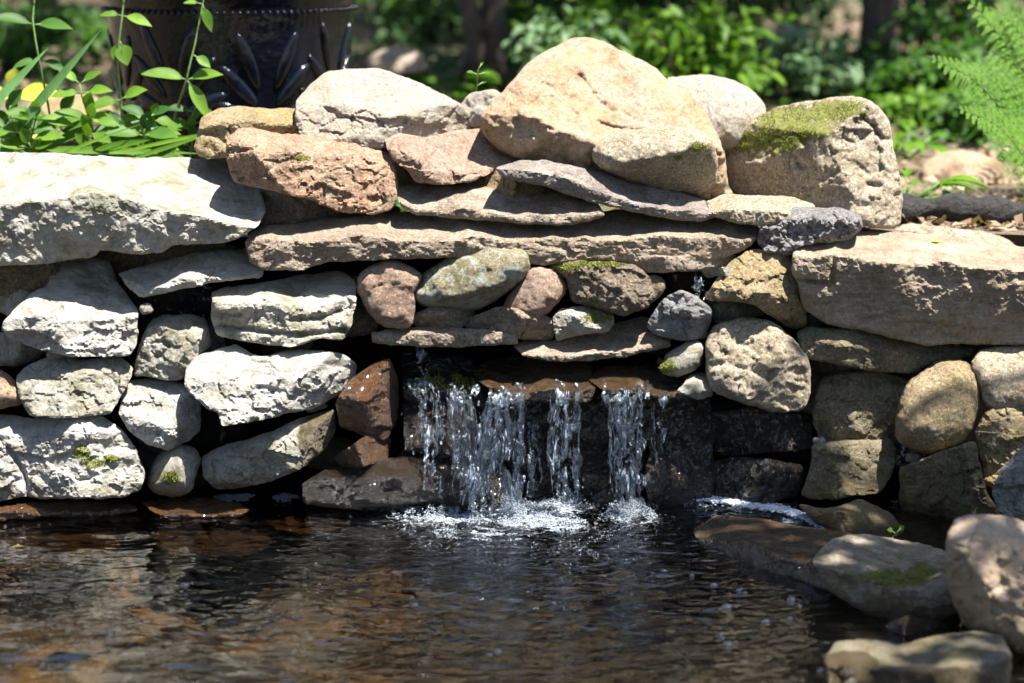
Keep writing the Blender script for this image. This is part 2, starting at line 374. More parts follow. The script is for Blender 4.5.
b = NB('leaf_mulch_soil'); tc = b.n('ShaderNodeTexCoord').outputs['Object']
n1 = b.noise(tc, 2.2, 5, .6, .5); n2 = b.noise(tc, 25, 6, .7); n3 = b.noise(tc, 1.1, 3)
c = b.mix(b.ramp(n2, .35, .65), (.075, .05, .032), (.20, .145, .10)); c = b.mix(b.ramp(n1, .5, .68), c, (.26, .20, .14))
c = b.mix(b.math('MULTIPLY', b.ramp(n3, .48, .62), .55), c, (.07, .10, .03))
p = b.n('ShaderNodeBsdfPrincipled'); b.l(c, p.inputs['Base Color']); p.inputs['Roughness'].default_value = .95
bu = b.n('ShaderNodeBump'); bu.inputs['Distance'].default_value = .03; b.l(n2, bu.inputs['Height']); b.l(bu.outputs[0], p.inputs['Normal'])
b.l(p.outputs[0], b.out.inputs[0]); M['soil'] = b.m
b = NB('living_moss'); tc = b.n('ShaderNodeTexCoord').outputs['Object']; p = b.n('ShaderNodeBsdfPrincipled')
b.l(b.mix(b.ramp(b.noise(tc, 60, 4, .7), .35, .65), (.10, .14, .015), (.28, .30, .045)), p.inputs['Base Color']); p.inputs['Roughness'].default_value = .9; b.l(p.outputs[0], b.out.inputs[0]); M['moss'] = b.m

def ground_z(X, Y):
    pp = np.stack([X*1.3, Y*1.3, 0*X], -1)
    z = .485+.03*fbm(pp, 5, 4)+.012*np.clip(Y-2, 0, 60)
    return z
xs = np.r_[np.linspace(-60, -4, 30)[:-1], np.linspace(-4, 4, 140), np.linspace(4, 60, 30)[1:]]
ys = np.r_[.36, np.linspace(.40, 8, 150), np.linspace(8.2, 80, 60)]
V, Fq = grid_mesh(xs, ys, ground_z)
# bank face behind the stones going down to the pond bed
n = len(xs); base = len(V)
rows = [(.34, .40), (.33, .2), (.33, 0.), (.34, -.4)]
VV = [V]; FF = [Fq]; prev = np.arange(n)
for k, (yy, zz) in enumerate(rows):
    r = np.c_[xs, yy+.02*fbm(np.c_[xs*6, xs*0+k, xs*0], 9), np.full(n, zz)]; VV.append(r)
    cur = base+np.arange(n)+k*n; FF.append(np.stack([cur[:-1], cur[1:], prev[1:], prev[:-1]], -1)); prev = cur
tag(new_mesh('ground', V, Fq, M['soil']), kind='structure')
b = NB('shade_black_earth'); tc = b.n('ShaderNodeTexCoord').outputs['Object']; p = b.n('ShaderNodeBsdfPrincipled')
b.l(b.mix(b.noise(tc, 30, 5, .7), (.005, .004, .003), (.014, .010, .007)), p.inputs['Base Color']); p.inputs['Roughness'].default_value = 1; p.inputs['Specular IOR Level'].default_value = 0; b.l(p.outputs[0], b.out.inputs[0]); M['earth'] = b.m  # earth coloured nearly black so gaps between the stones read as deep shade
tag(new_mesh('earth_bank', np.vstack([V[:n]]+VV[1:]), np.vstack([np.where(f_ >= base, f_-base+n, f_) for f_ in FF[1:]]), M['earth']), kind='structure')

b = NB('pond_bed_silt'); tc = b.n('ShaderNodeTexCoord').outputs['Object']
n1 = b.noise(tc, 3.0, 4, .6, 1.); n2 = b.noise(tc, 18, 5, .7, .5)
sxb = b.n('ShaderNodeSeparateXYZ'); b.l(tc, sxb.inputs[0])
c = b.mix(b.ramp(n1, .40, .62), (.010, .008, .005), b.mix(b.ramp(b.math('ADD', sxb.outputs['X'], b.math('MULTIPLY', n2, .5)), -.35, .25), (.17, .105, .042), (.012, .010, .006))); c = b.mix(b.ramp(n2, .45, .65), c, (.012, .011, .006))
p = b.n('ShaderNodeBsdfPrincipled'); b.l(c, p.inputs['Base Color']); p.inputs['Roughness'].default_value = .8
b.l(p.outputs[0], b.out.inputs[0]); M['bed'] = b.m
def bed_z(X, Y):
    z = -.16-.10*np.clip(-Y, 0, 3)+.05*fbm(np.stack([X*5, Y*5, 0*X], -1), 33, 4)
    z = z+.05*np.clip(-X-.2, 0, 1)
    near = np.clip((-Y-2.6)/.5, 0, 1); z = z+near*.9
    side = np.clip((np.abs(X)-2.2)/.5, 0, 1); z = z+side*.9
    return np.minimum(z, .22+.02*fbm(np.stack([X*2, Y*2, 0*X], -1), 3))
V, Fq = grid_mesh(np.r_[np.linspace(-60, -3, 24)[:-1], np.linspace(-3, 3, 180), np.linspace(3, 60, 24)[1:]], np.r_[np.linspace(-60, -4, 24)[:-1], np.linspace(-4, .33, 130)], bed_z)
tag(new_mesh('pond_bed', V, Fq, M['bed']), kind='structure')

# water: fresnel reflection over a brown, clear body that lets the sun through
b = NB('pond_water'); tc = b.n('ShaderNodeTexCoord').outputs['Object']
bu = b.n('ShaderNodeBump'); bu.inputs['Distance'].default_value = .011
mp = b.n('ShaderNodeMapping'); b.l(tc, mp.inputs[0]); mp.inputs['Scale'].default_value = (.7, 1.5, 1)
cd_ = b.n('ShaderNodeVectorMath', operation='DISTANCE'); b.l(tc, cd_.inputs[0]); cd_.inputs[1].default_value = (.06, -.25, 0)
hb = b.math('ADD', b.math('MULTIPLY', b.noise(mp.outputs[0], 60, 2, .5, .6), .05), b.math('MULTIPLY', b.noise(mp.outputs[0], 21, 2, .5, 1.0), b.ramp(cd_.outputs['Value'], .1, .85, 1., .03)))
b.l(hb, bu.inputs['Height'])
gl = b.n('ShaderNodeBsdfGlossy'); gl.inputs['Roughness'].default_value = .015; b.l(bu.outputs[0], gl.inputs['Normal'])
rf = b.n('ShaderNodeBsdfTransparent'); rf.inputs[0].default_value = (.68, .60, .46, 1)
fr = b.n('ShaderNodeFresnel'); fr.inputs['IOR'].default_value = 2.2; b.l(bu.outputs[0], fr.inputs['Normal'])
mx_ = b.n('ShaderNodeMixShader'); b.l(b.math('MINIMUM', b.math('MULTIPLY', fr.outputs[0], 1.7), 1.), mx_.inputs[0]); b.l(rf.outputs[0], mx_.inputs[1]); b.l(gl.outputs[0], mx_.inputs[2])
fa = b.n('ShaderNodeAttribute', attribute_name='foam'); fd_ = b.n('ShaderNodeBsdfDiffuse'); fd_.inputs[0].default_value = (.62, .68, .74, 1); b.l(bu.outputs[0], fd_.inputs['Normal'])
fm = b.ramp(b.math('ADD', fa.outputs['Fac'], b.math('MULTIPLY', b.math('SUBTRACT', b.noise(tc, 110, 6, .75, .6), .5), 2.6)), .38, .95, 0., .85)
mf_ = b.n('ShaderNodeMixShader'); b.l(fm, mf_.inputs[0]); b.l(mx_.outputs[0], mf_.inputs[1]); b.l(fd_.outputs[0], mf_.inputs[2])
b.l(mf_.outputs[0], b.out.inputs[0]); M['water'] = b.m
IMP = [(495, 505, 1.), (565, 502, .8), (632, 505, .9), (430, 500, .6)]
def water_z(X, Y):
    z = .0022*fbm(np.stack([X*5, Y*7, 0*X], -1), 70, 3)
    for (a, c_, s) in IMP:
        q = PZ(a, c_, 0); r = np.hypot(X-q[0], (Y-q[1])); 
        z = z+s*.0014*np.exp(-r/.38)*np.sin(r*2*math.pi/.040+3*fbm(np.stack([X*4, Y*4, 0*X], -1), 71, 2))
        z = z+s*.012*np.exp(-(r/.07)**2)*(fbm(np.stack([X*45, Y*45, 0*X], -1), 72, 3))
    q = PZ(560, 502, 0); r = np.hypot(X-q[0], Y-q[1]); 
    z = z+.0046*np.exp(-r/.75)*fbm(np.stack([X*15, Y*42, 0*X], -1), 73, 4)
    z = z+.0075*np.clip(.3-X, 0, 1)*fbm(np.stack([X*7, Y*9, 0*X], -1), 76, 2)
    z = z+.0011*fbm(np.stack([X*13, Y*28, 0*X], -1), 75, 4, .55)
    return z
V, Fq = grid_mesh(np.r_[-3.2, -2, np.linspace(-1.1, 1.1, 500), 2, 3.2], np.r_[-3.4, -2.5, np.linspace(-1.4, .33, 460)], water_z)
wo = tag(new_mesh('water', V, Fq, M['water']), kind='structure')
fo_ = np.zeros(len(V))
for (a, c_, rx, ry, k) in ((495,512,62,14,1.), (400,505,46,9,.8), (445,515,60,11,.8), (566,506,36,9,.8), (630,514,34,13,.85), (545,524,60,11,.55), (490,532,90,16,.45), (590,545,110,26,.22), (372,502,18,10,.8), (715,499,22,6,.8), (760,506,40,6,.95), (800,518,30,7,.8), (236,496,22,4,.5)):
    q = PZ(a, c_, 0); wx = rx*.0019; wy = abs(PZ(a, c_+ry, 0)[1]-q[1]); fo_ = np.maximum(fo_, k*np.exp(-(((V[:, 0]-q[0])/wx)**2+((V[:, 1]-q[1])/wy)**2)*.8))
fo_ *= .8+.5*fbm(V*18, 99, 3)
wa = wo.data.attributes.new('foam', 'FLOAT', 'POINT'); wa.data.foreach_set('value', fo_.astype(np.float32))

# ------------------------------------------------------------------ the stones of the wall
S = stone
# --- left cap and left face
S('flat_slab', 'large pale flat slab with a broad sunlit top capping the left end of the wall', [(-70,150),(0,152),(58,153),(117,157),(175,158),(225,159),(245,172),(262,190),(266,212),(258,228),(225,243),(175,245),(163,253),(143,254),(100,250),(96,256),(38,265),(0,266),(-70,268)], -0.06, .12, 'slab', ridge=[(-70,207),(0,206),(29,203),(55,198),(102,197),(126,202),(152,206),(176,209),(205,218),(230,227),(255,227),(266,222)], ts=2.6, tilt=-.2, er=7, lf=.012, fac=.006, rg=.0045, fine=.0035, cat='stone slab', chip=.0)
S('block_stone', 'wide pale stone with a shaded top directly under the big pale slab', [(3,323),(20,303),(29,294),(47,285),(51,270),(59,262),(108,259),(117,282),(138,309),(138,333),(136,346),(129,356),(97,357),(67,356),(32,348),(13,340),(2,330)], -0.075, .15, 'white', ridge=[(0,318),(30,314),(80,318),(138,316)], ts=1.9, tilt=.35, er=12, chip=.012, rg=.008)
S('wedge_stone', 'low grey wedge stone with one sun patch under the tip of the big pale slab', [(117,274),(133,268),(160,262),(200,252),(258,248),(265,262),(262,277),(215,282),(180,290),(140,297),(127,287)], -0.045, .15, 'white', ridge=[(117,280),(150,288),(200,280),(262,272)], ts=1.7, tilt=.1, er=7, chip=.006)
S('block_stone', 'small angular olive brown stone between the wide pale stone and the long layered stone', [(145,330),(152,318),(165,314),(190,314),(205,318),(212,345),(200,355),(183,380),(160,379),(133,376),(137,350)], -0.05, .15, 'grey', ridge=[(133,330),(165,324),(185,330),(212,345)], ts=1.8, tilt=.08, planes=[(186,350,1,-.2,.9)], er=9, chip=.008)
S('block_stone', 'broad mottled stone with a rusty corner, resting on the biggest waterline stone at the left', [(15,376),(27,366),(50,357),(75,360),(120,357),(134,368),(131,378),(122,395),(110,415),(60,418),(30,416),(20,400)], -0.10, .15, 'grey', ridge=[(15,384),(60,376),(134,372)], ts=1.6, tilt=.55, fac=.008, er=9, chip=.012, rg=.008)
S('rounded_stone', 'smooth tan stone end showing at the left edge of the wall', [(-40,362),(0,368),(15,380),(28,393),(24,404),(0,410),(-40,412)], -0.075, .12, 'red', er=18, rd=.9, tilt=.3)
S('block_stone', 'cube like pale stone standing above the small round mossy stone', [(130,380),(150,378),(185,383),(203,395),(200,430),(190,440),(167,450),(150,445),(127,430),(119,415),(122,395)], -0.09, .14, 'white', ridge=[(119,400),(150,396),(203,400)], ts=1.6, tilt=.34, planes=[(182,420,1,.1,1.2)], er=9, chip=.01, rg=.007)
S('block_stone', 'biggest pale waterline stone at the left with a small yellow green moss streak', [(-70,412),(0,414),(50,420),(60,413),(100,415),(123,428),(135,448),(146,473),(141,490),(125,498),(60,500),(28,497),(0,501),(-70,503)], -0.12, .16, 'white', ridge=[(-70,432),(40,436),(90,428),(146,450)], ts=1.8, tilt=.36, er=14, moss=[(82,452,9,8),(95,463,14,5),(112,459,8,4)], chip=.012, rg=.009, cracks=[[(0,440),(14,455),(26,478),(28,498)]], cat='stone')
S('rounded_stone', 'small round greenish stone at the waterline beside the biggest left stone', [(148,485),(150,470),(158,452),(180,443),(198,448),(203,460),(196,475),(192,490),(176,498),(155,494)], -0.11, .10, 'grey', er=22, rd=.9, tilt=.45, moss=[(170,478,10,7)])
S('block_stone', 'slanting grey stone with an orange brown right end at the waterline left of the falls', [(201,456),(215,448),(245,440),(275,430),(300,418),(320,412),(334,410),(336,430),(325,450),(300,470),(275,480),(245,488),(215,489),(203,478)], -0.12, .13, 'grey', ridge=[(201,462),(240,452),(290,432),(334,420)], ts=1.6, tilt=.30, planes=[(312,440,1,.3,1.0)], er=9, wetp=[(322,440,24,34),(230,492,50,9)], chip=.010)
S('block_stone', 'brightest white stone of the left wall with a jagged peaked top and curved underside', [(186,368),(196,356),(215,350),(235,344),(250,352),(262,357),(290,350),(340,352),(357,365),(355,380),(340,392),(325,403),(310,410),(285,414),(250,422),(222,427),(218,413),(205,408),(192,395),(185,385)], -0.135, .16, 'white', ridge=[(185,372),(215,376),(260,382),(300,380),(357,368)], ts=1.2, tilt=.5, er=9, fac=.007, planes=[(300,380,1,.15,.9)], chip=.012, rg=.008)
S('block_stone', 'long layered rectangular stone under the left end of the brown cap slab', [(211,293),(225,287),(260,283),(300,275),(345,271),(356,283),(357,300),(352,325),(343,340),(320,338),(295,347),(260,344),(218,336),(212,320)], -0.075, .16, 'slab', ridge=[(211,302),(260,300),(300,306),(357,300)], ts=1.9, tilt=.16, er=7, chip=.007, cracks=[[(214,326),(260,331),(300,335),(345,330)],[(290,320),(320,318),(340,310)]])
# --- top: cap slabs and boulders
S('flat_slab', 'long brown cap slab lying across the wall above the waterfall opening', [(244,243),(250,233),(265,226),(290,224),(330,218),(390,212),(430,210),(500,212),(600,212),(660,205),(700,203),(740,213),(757,223),(760,235),(752,245),(745,250),(725,258),(700,261),(640,262),(600,261),(540,265),(480,257),(430,258),(390,259),(330,262),(300,270),(265,271),(250,262)], -0.05, .10, 'cap', ridge=[(244,240),(265,240),(300,242),(350,237),(420,239),(600,238),(700,236),(757,237)], ts=2.8, tilt=-.15, er=5, lf=.008, fac=.004, rg=.004, strat=.6, cat='stone slab', chip=.004)
S('flat_slab', 'thin shaded brown slab tucked right under the long cap slab at its right half', [(560,258),(640,256),(738,254),(730,266),(700,271),(620,274),(560,268)], .0, .15, 'brown', er=5, tilt=0, cat='stone slab')
S('block_stone', 'long reddish brown stone with a dark speckled front above the big pale slab', [(226,155),(227,137),(240,128),(252,127),(280,133),(310,136),(340,136),(375,142),(393,153),(397,175),(396,200),(390,210),(370,215),(340,213),(315,201),(280,193),(255,188),(235,182),(229,170)], -.03, .14, 'red', ridge=[(226,142),(270,148),(320,153),(360,157),(397,166)], ts=2.0, tilt=-.05, er=12, lf=.012, rg=.006, fine=.0032, chip=.006, moss=[(300,158,10,3)], group='boulders and stones on top of the wall')
S('block_stone', 'tan stone half hidden behind the reddish stone in front of the dark pot', [(197,135),(201,118),(218,108),(240,106),(270,109),(300,108),(306,130),(290,145),(240,160),(200,158),(193,148)], .14, .12, 'yellowtan', ridge=[(195,128),(230,120),(300,125)], ts=2.0, tilt=-.1, er=8, group='boulders and stones on top of the wall')
S('block_stone', 'broad pale grey boulder with a long sloping right shoulder beside the dark pot', [(295,120),(296,100),(310,85),(325,72),(345,68),(378,68),(395,74),(425,85),(460,103),(475,118),(472,135),(440,145),(385,150),(330,145),(300,138)], .13, .16, 'greywhite', ridge=[(295,112),(330,104),(380,112),(430,118),(475,122)], ts=1.6, tilt=.25, er=16, fac=.010, rg=.005, planes=[(400,110,1,.5,.6)], group='boulders and stones on top of the wall')
S('block_stone', 'angular pinkish white stone with dark red brown chipped facets below the broad grey boulder', [(384,138),(400,132),(425,137),(460,130),(490,128),(508,133),(520,145),(521,160),(510,166),(498,168),(475,182),(440,184),(418,183),(405,170),(392,158)], .03, .12, 'pink', ridge=[(384,148),(405,152),(430,168),(470,172),(521,160)], ts=1.5, tilt=-.15, er=6, fac=.018, chip=.006, group='boulders and stones on top of the wall')
S('flat_stone', 'low flat brown stone lying level on the long cap slab', [(396,188),(402,185),(440,185),(500,188),(540,190),(575,195),(598,203),(604,215),(590,222),(560,225),(500,222),(450,218),(415,215),(400,207)], -.015, .10, 'brown', ridge=[(396,200),(420,208),(500,213),(560,214),(604,212)], ts=2.6, tilt=-.1, er=6, lf=.005, fac=.005, rg=.003, group='boulders and stones on top of the wall')
S('flat_stone', 'grey brown flat stone leaning down to the right over the level flat stone', [(496,168),(520,160),(545,160),(580,167),(620,176),(660,186),(700,198),(717,208),(716,216),(700,222),(675,220),(630,212),(590,202),(550,188),(510,180),(500,175)], -.02, .07, 'greybrown', ridge=[(496,168),(540,172),(580,183),(620,196),(660,207),(717,215)], ts=2.4, tilt=-.25, er=5, lf=.004, fac=.005, rg=.003, group='boulders and stones on top of the wall')
S('boulder', 'largest boulder on the wall, peaked and sandy with a dark crack down its middle', [(479,122),(482,112),(500,95),(518,75),(530,60),(550,48),(575,38),(587,37),(605,42),(630,55),(655,67),(665,80),(690,95),(710,120),(722,145),(727,165),(726,190),(715,205),(700,200),(640,195),(600,185),(560,172),(530,165),(505,155),(485,138)], .07, .20, 'tan', ridge=[(479,112),(520,112),(560,128),(600,142),(640,128),(727,150)], ts=1.4, tilt=-.4, er=16, rd=.8, lf=.022, fac=.018, rg=.012, fine=.0045, cracks=[[(580,75),(590,88),(597,100),(608,108),(612,112)],[(597,122),(615,128),(630,130)]], chip=.006, group='boulders and stones on top of the wall')
S('rounded_stone', 'speckled beige stone leaning on the front of the largest boulder', [(591,150),(600,140),(620,130),(660,127),(700,128),(713,140),(717,160),(718,180),(710,192),(695,197),(660,190),(620,178),(595,165)], .0, .09, 'beige', er=18, rd=.9, tilt=.4, lf=.008, moss=[(698,146,9,5),(678,157,5,3)], planes=[(600,172,.3,1,1.2)], group='boulders and stones on top of the wall')
S('rounded_stone', 'pale rounded boulder behind the largest boulder and the moss topped one', [(660,78),(700,74),(730,78),(752,90),(768,107),(766,130),(740,150),(700,150),(670,130)], .30, .16, 'greywhite', er=36, rd=1., tilt=.6, ts=2, lf=.008, fac=.005, group='boulders and stones on top of the wall')
S('boulder', 'low pale stone end between the broad grey boulder and the largest boulder', [(455,108),(470,94),(490,88),(505,95),(500,125),(470,130)], .26, .10, 'greywhite', er=14, tilt=.5, group='boulders and stones on top of the wall')
S('boulder', 'moss topped squarish tan boulder at the right of the wall top', [(725,140),(735,135),(765,110),(800,102),(835,97),(858,96),(875,103),(888,118),(892,135),(898,170),(904,200),(899,230),(870,228),(850,220),(820,212),(790,203),(750,199),(730,192),(726,165)], .08, .16, 'beige', ridge=[(725,152),(745,157),(790,149),(825,138),(868,106),(890,110)], ts=2.6, tilt=.12, planes=[(838,185,-1,.12,1.15),(885,140,1,-.2,1.0)], er=9, lf=.009, fac=.010, rg=.003, fine=.0030, moss=[(800,118,46,13),(768,141,36,14),(838,109,32,9),(745,147,14,6),(795,130,44,11)], cracks=[[(862,118),(875,128),(882,142)]], chip=.0015, group='boulders and stones on top of the wall')
S('flat_stone', 'pale flat stone slip under the moss topped boulder', [(705,200),(725,194),(790,196),(815,205),(812,217),(780,222),(760,226),(740,224),(712,216)], .0, .14, 'beige', ridge=[(705,212),(750,210),(815,212)], ts=2.4, tilt=0, er=5, group='boulders and stones on top of the wall')
S('rough_stone', 'rough purple grey stone at the left end of the right hand cap slab', [(757,242),(762,225),(775,212),(800,207),(840,208),(860,215),(862,228),(850,240),(800,245),(790,255),(765,252)], -.02, .12, 'purple', ridge=[(757,228),(800,218),(862,222)], ts=1.5, tilt=.35, er=8, lf=.014, rg=.014, fine=.005, fs=1.5)
S('flat_slab', 'thick pale topped slab with a rough brown front capping the right end', [(793,252),(796,234),(805,228),(830,226),(880,230),(950,237),(1010,245),(1090,250),(1090,350),(1024,346),(960,343),(930,347),(880,335),(830,325),(805,310),(798,285),(791,270)], -0.07, .14, 'capright', ridge=[(793,256),(835,256),(870,262),(920,266),(1024,270),(1090,272)], ts=2.6, tilt=-.28, er=7, lf=.012, fac=.006, rg=.0045, fine=.0035, chip=.002, cat='stone slab', strat=.4, cracks=[[(795,280),(832,284),(833,256)]])
S('flat_stone', 'pale flat stone lying behind the right hand cap slab', [(875,240),(905,223),(960,228),(1000,235),(1018,247),(990,258),(920,255)], .30, .10, 'beige', er=7, tilt=1.5, group='boulders and stones on top of the wall')
# --- middle row over the water
S('rounded_stone', 'pinkish pear shaped stone at the left end of the row above the falls', [(356,290),(358,275),(370,265),(392,259),(410,265),(424,277),(414,290),(415,305),(413,325),(400,330),(380,326),(365,308)], -0.06, .12, 'pink', er=15, tilt=.25, lf=.012, fac=.014, chip=.005)
S('rounded_stone', 'large oval stone crusted with grey green lichen above the falls', [(412,293),(420,278),(435,265),(455,253),(480,247),(510,245),(527,249),(531,268),(522,282),(500,300),(475,312),(440,311),(416,303)], -.075, .12, 'lichen', er=24, rd=.85, tilt=.35, lf=.006, fac=.012, planes=[(460,298,.3,1,1.2)])
S('rounded_stone', 'gritty orange tan stone leaning beside the lichen covered oval', [(500,312),(508,295),(522,280),(528,266),(548,266),(565,277),(570,290),(555,308),(535,324),(520,327),(505,320)], -.045, .10, 'pink', er=16, tilt=.25, lf=.006, planes=[(540,312,.2,1,1.0)])
S('rough_stone', 'dark knobbly brown stone with a mossy upper edge above the falls', [(547,266),(565,261),(600,261),(635,265),(650,277),(656,295),(648,308),(625,317),(600,309),(572,302),(566,280)], -.06, .11, 'mossbrown', er=16, tilt=.2, lf=.012, rg=.010, fine=.004, moss=[(565,266,20,5),(600,264,26,4)])
S('rounded_stone', 'small brown stone end showing right of the dark knobbly stone', [(640,275),(660,274),(667,285),(660,298),(645,306)], -.01, .08, 'olive', er=10)
S('block_stone', 'small shaded stone under the lichen covered oval', [(412,316),(430,306),(465,309),(475,312),(462,330),(418,332)], -.02, .10, 'brown', er=8, tilt=0)
S('block_stone', 'shaded brown wedge stone below the gritty orange tan stone', [(462,321),(500,306),(540,314),(558,320),(553,341),(520,340),(490,332),(468,330)], -.035, .10, 'brown', er=7, tilt=0)
S('block_stone', 'little pale grey block with a greenish top below the dark knobbly stone', [(552,318),(560,308),(590,305),(612,310),(614,325),(608,332),(575,336),(556,341)], -.05, .10, 'grey', er=6, tilt=.1, ridge=[(552,314),(585,313),(614,316)], ts=1.6, moss=[(598,318,16,6)])
S('flat_slab', 'thin brown slab forming the left lintel of the waterfall opening', [(371,331),(410,327),(460,328),(515,332),(519,345),(440,347),(372,344)], -.04, .16, 'brown', er=4, tilt=0, ridge=[(371,332),(519,335)], ts=2, lf=.004, fac=.003, rg=.003, cat='stone slab')
S('flat_slab', 'pale brown slab forming the right lintel of the waterfall opening', [(513,346),(530,338),(560,340),(600,328),(640,316),(655,320),(672,335),(671,347),(650,352),(620,357),(585,361),(550,361),(525,356)], -.05, .16, 'brown', er=4, ridge=[(513,352),(560,354),(620,350),(672,343)], ts=2.3, tilt=0, lf=.004, fac=.004, rg=.003, cat='stone slab')
S('block_stone', 'faceted blue grey stone standing on the right end of the lintel slab', [(645,327),(655,308),(668,295),(682,289),(697,295),(711,307),(712,320),(706,338),(680,341),(655,335)], -0.08, .09, 'bluegrey', er=8, tilt=.4, fac=.012, planes=[(692,320,1,.5,.9)], lf=.006)
S('rounded_stone', 'small pale green cobble wedged under the blue grey stone at the falls', [(659,368),(668,352),(685,342),(700,341),(705,352),(698,368),(680,377),(665,376)], -.07, .07, 'grey', er=14, rd=1., tilt=.3, moss=[(666,366,9,8)], fac=.003)
# --- right face
S('block_stone', 'pointed tan stone under the right end of the long cap slab', [(703,298),(715,280),(730,262),(750,250),(770,248),(788,253),(797,270),(806,305),(807,322),(795,330),(775,320),(755,305),(735,302),(710,302)], -0.075, .13, 'yellowtan', er=11, tilt=.25, fac=.02, lf=.008, chip=.005, planes=[(740,292,-.2,1,1.0)])
S('boulder', 'big wrinkled tan boulder directly under the pointed tan stone', [(705,370),(705,340),(715,323),(745,316),(775,322),(795,340),(810,360),(812,390),(803,410),(780,414),(750,405),(720,396),(709,388)], -0.085, .15, 'beige', er=22, rd=.8, tilt=.28, lf=.010, rg=.008, strat=.3)
S('block_stone', 'small dark filler stone between the pointed tan stone and the wrinkled boulder', [(712,305),(730,298),(760,300),(765,315),(740,322),(715,325)], .05, .1, 'grey', er=7)
S('flat_slab', 'long thin olive brown slab under the right hand cap slab', [(797,332),(810,326),(860,330),(900,338),(930,345),(978,346),(972,358),(925,366),(910,374),(870,371),(830,364),(805,358),(799,345)], -.035, .14, 'olive', er=6, tilt=.1, ridge=[(797,336),(860,346),(930,358),(972,352)], ts=1.0, cat='stone slab', chip=.004)
S('block_stone', 'shaded brown block between the wrinkled boulder and the egg shaped stone', [(814,395),(820,380),(840,371),(880,371),(908,378),(914,395),(905,430),(893,444),(820,442),(813,420)], .01, .14, 'olive', er=10, tilt=.1)
S('rounded_stone', 'egg shaped orange tan stone in the right wall', [(895,420),(900,395),(915,375),(940,360),(965,358),(980,375),(982,395),(975,425),(960,445),(935,456),(910,450),(896,440)], -0.11, .12, 'yellowtan', er=40, rd=.85, tilt=.3, lf=.005, fac=.004, fine=.0016)
S('rounded_stone', 'beige stone at the right edge of the wall under the cap slab', [(968,365),(983,346),(1060,345),(1060,400),(1000,412),(985,405),(980,385)], -0.07, .14, 'beige', er=14, tilt=.35, lf=.010)
S('rough_stone', 'tall pitted stone right of the egg shaped stone', [(975,430),(985,412),(1005,402),(1060,398),(1060,460),(1010,480),(995,492),(983,482),(977,452)], -0.1, .14, 'yellowtan', er=14, tilt=.2, rg=.008)
S('block_stone', 'dark rectangular block with a pale top edge above the foam chute', [(800,495),(811,465),(812,446),(830,441),(890,439),(897,450),(891,475),(880,492),(840,499),(812,499)], -0.1, .14, 'olive', er=8, tilt=.02, ridge=[(800,448),(897,444)], ts=1.8)
S('block_stone', 'large olive stone with an angled shoulder below the egg shaped stone', [(899,500),(899,467),(915,462),(945,450),(975,440),(981,470),(986,490),(1002,515),(990,535),(950,540),(915,534),(905,522)], -.17, .16, 'olive', er=13, tilt=.22, fac=.022)
S('block_stone', 'bluish grey stone at the right edge above the big smooth corner boulder', [(991,495),(1000,470),(1024,444),(1060,430),(1060,540),(1020,526),(1000,512)], -.36, .12, 'bluegrey', er=14, tilt=.25)
S('boulder', 'big smooth brown boulder at the right edge of the pond', [(944,560),(947,535),(955,517),(975,512),(1010,518),(1060,528),(1060,668),(1015,655),(990,640),(965,628),(952,603),(946,582)], -.90, .22, 'smoothtan', er=34, rd=.9, tilt=.15, ridge=[(944,545),(975,540),(1060,560)], ts=1.2, planes=[(975,590,-1,.35,.9)], lf=.008, fac=.008, fine=.0014, rg=.002, group='stones at the pond edge')
S('flat_stone', 'pale ledge stone with a bright green moss patch beside the big smooth boulder', [(812,560),(830,540),(850,533),(900,539),(946,550),(958,590),(962,612),(935,622),(880,622),(850,605),(828,590)], -.735, .16, 'ledge', er=8, ridge=[(812,566),(860,576),(900,588),(962,592)], ts=2.9, tilt=-.1, shear=-.4, moss=[(900,578,30,9),(920,572,16,8),(880,576,16,6)], group='stones at the pond edge', chip=.006)
S('flat_stone', 'wet red brown ledge stone sloping into the pond right of the falls', [(692,530),(715,514),(760,519),(800,526),(850,532),(870,545),(850,575),(838,596),(800,582),(770,574),(740,568),(705,556)], -.475, .16, 'wetledge', er=10, ridge=[(698,536),(740,546),(790,558),(850,572)], ts=3.0, tilt=.3, shear=-1.05, lf=.014, rg=.006, group='stones at the pond edge')
S('flat_stone', 'low grey stone at the lower right corner lying in the water', [(824,658),(835,642),(870,638),(900,645),(940,635),(975,631),(1000,634),(1012,655),(1010,690),(960,715),(840,710),(826,685)], -1.06, .14, 'wetgrey', er=10, ridge=[(824,662),(880,668),(930,672),(1010,660)], ts=1.9, tilt=.2, lf=.014, group='stones at the pond edge', wetp=[(900,680,100,14),(850,665,30,14)])
S('rounded_stone', 'small dark red brown stone between the two ledge stones at the lower right', [(880,627),(900,616),(940,618),(948,632),(925,642),(895,640)], -.80, .08, 'wetbrown', er=9, group='stones at the pond edge')
S('flat_stone', 'dark grey stone right of the white foam chute under the rectangular block', [(798,504),(830,509),(860,499),(890,513),(905,530),(897,546),(850,538),(815,524)], -.25, .12, 'olive', er=7, ridge=[(798,512),(860,516),(905,536)], ts=1.6, tilt=0, group='stones at the pond edge')
S('block_stone', 'black wet stone in the hollow below the big wrinkled boulder', [(710,412),(760,406),(812,416),(812,450),(714,456)], -.0, .12, 'wetdark', er=9)
S('rough_stone', 'glistening wet stone behind the upper end of the white foam chute', [(710,462),(735,456),(770,458),(803,466),(800,494),(770,505),(712,500)], -.04, .12, 'wetdark', er=10, lf=.02, rg=.014)
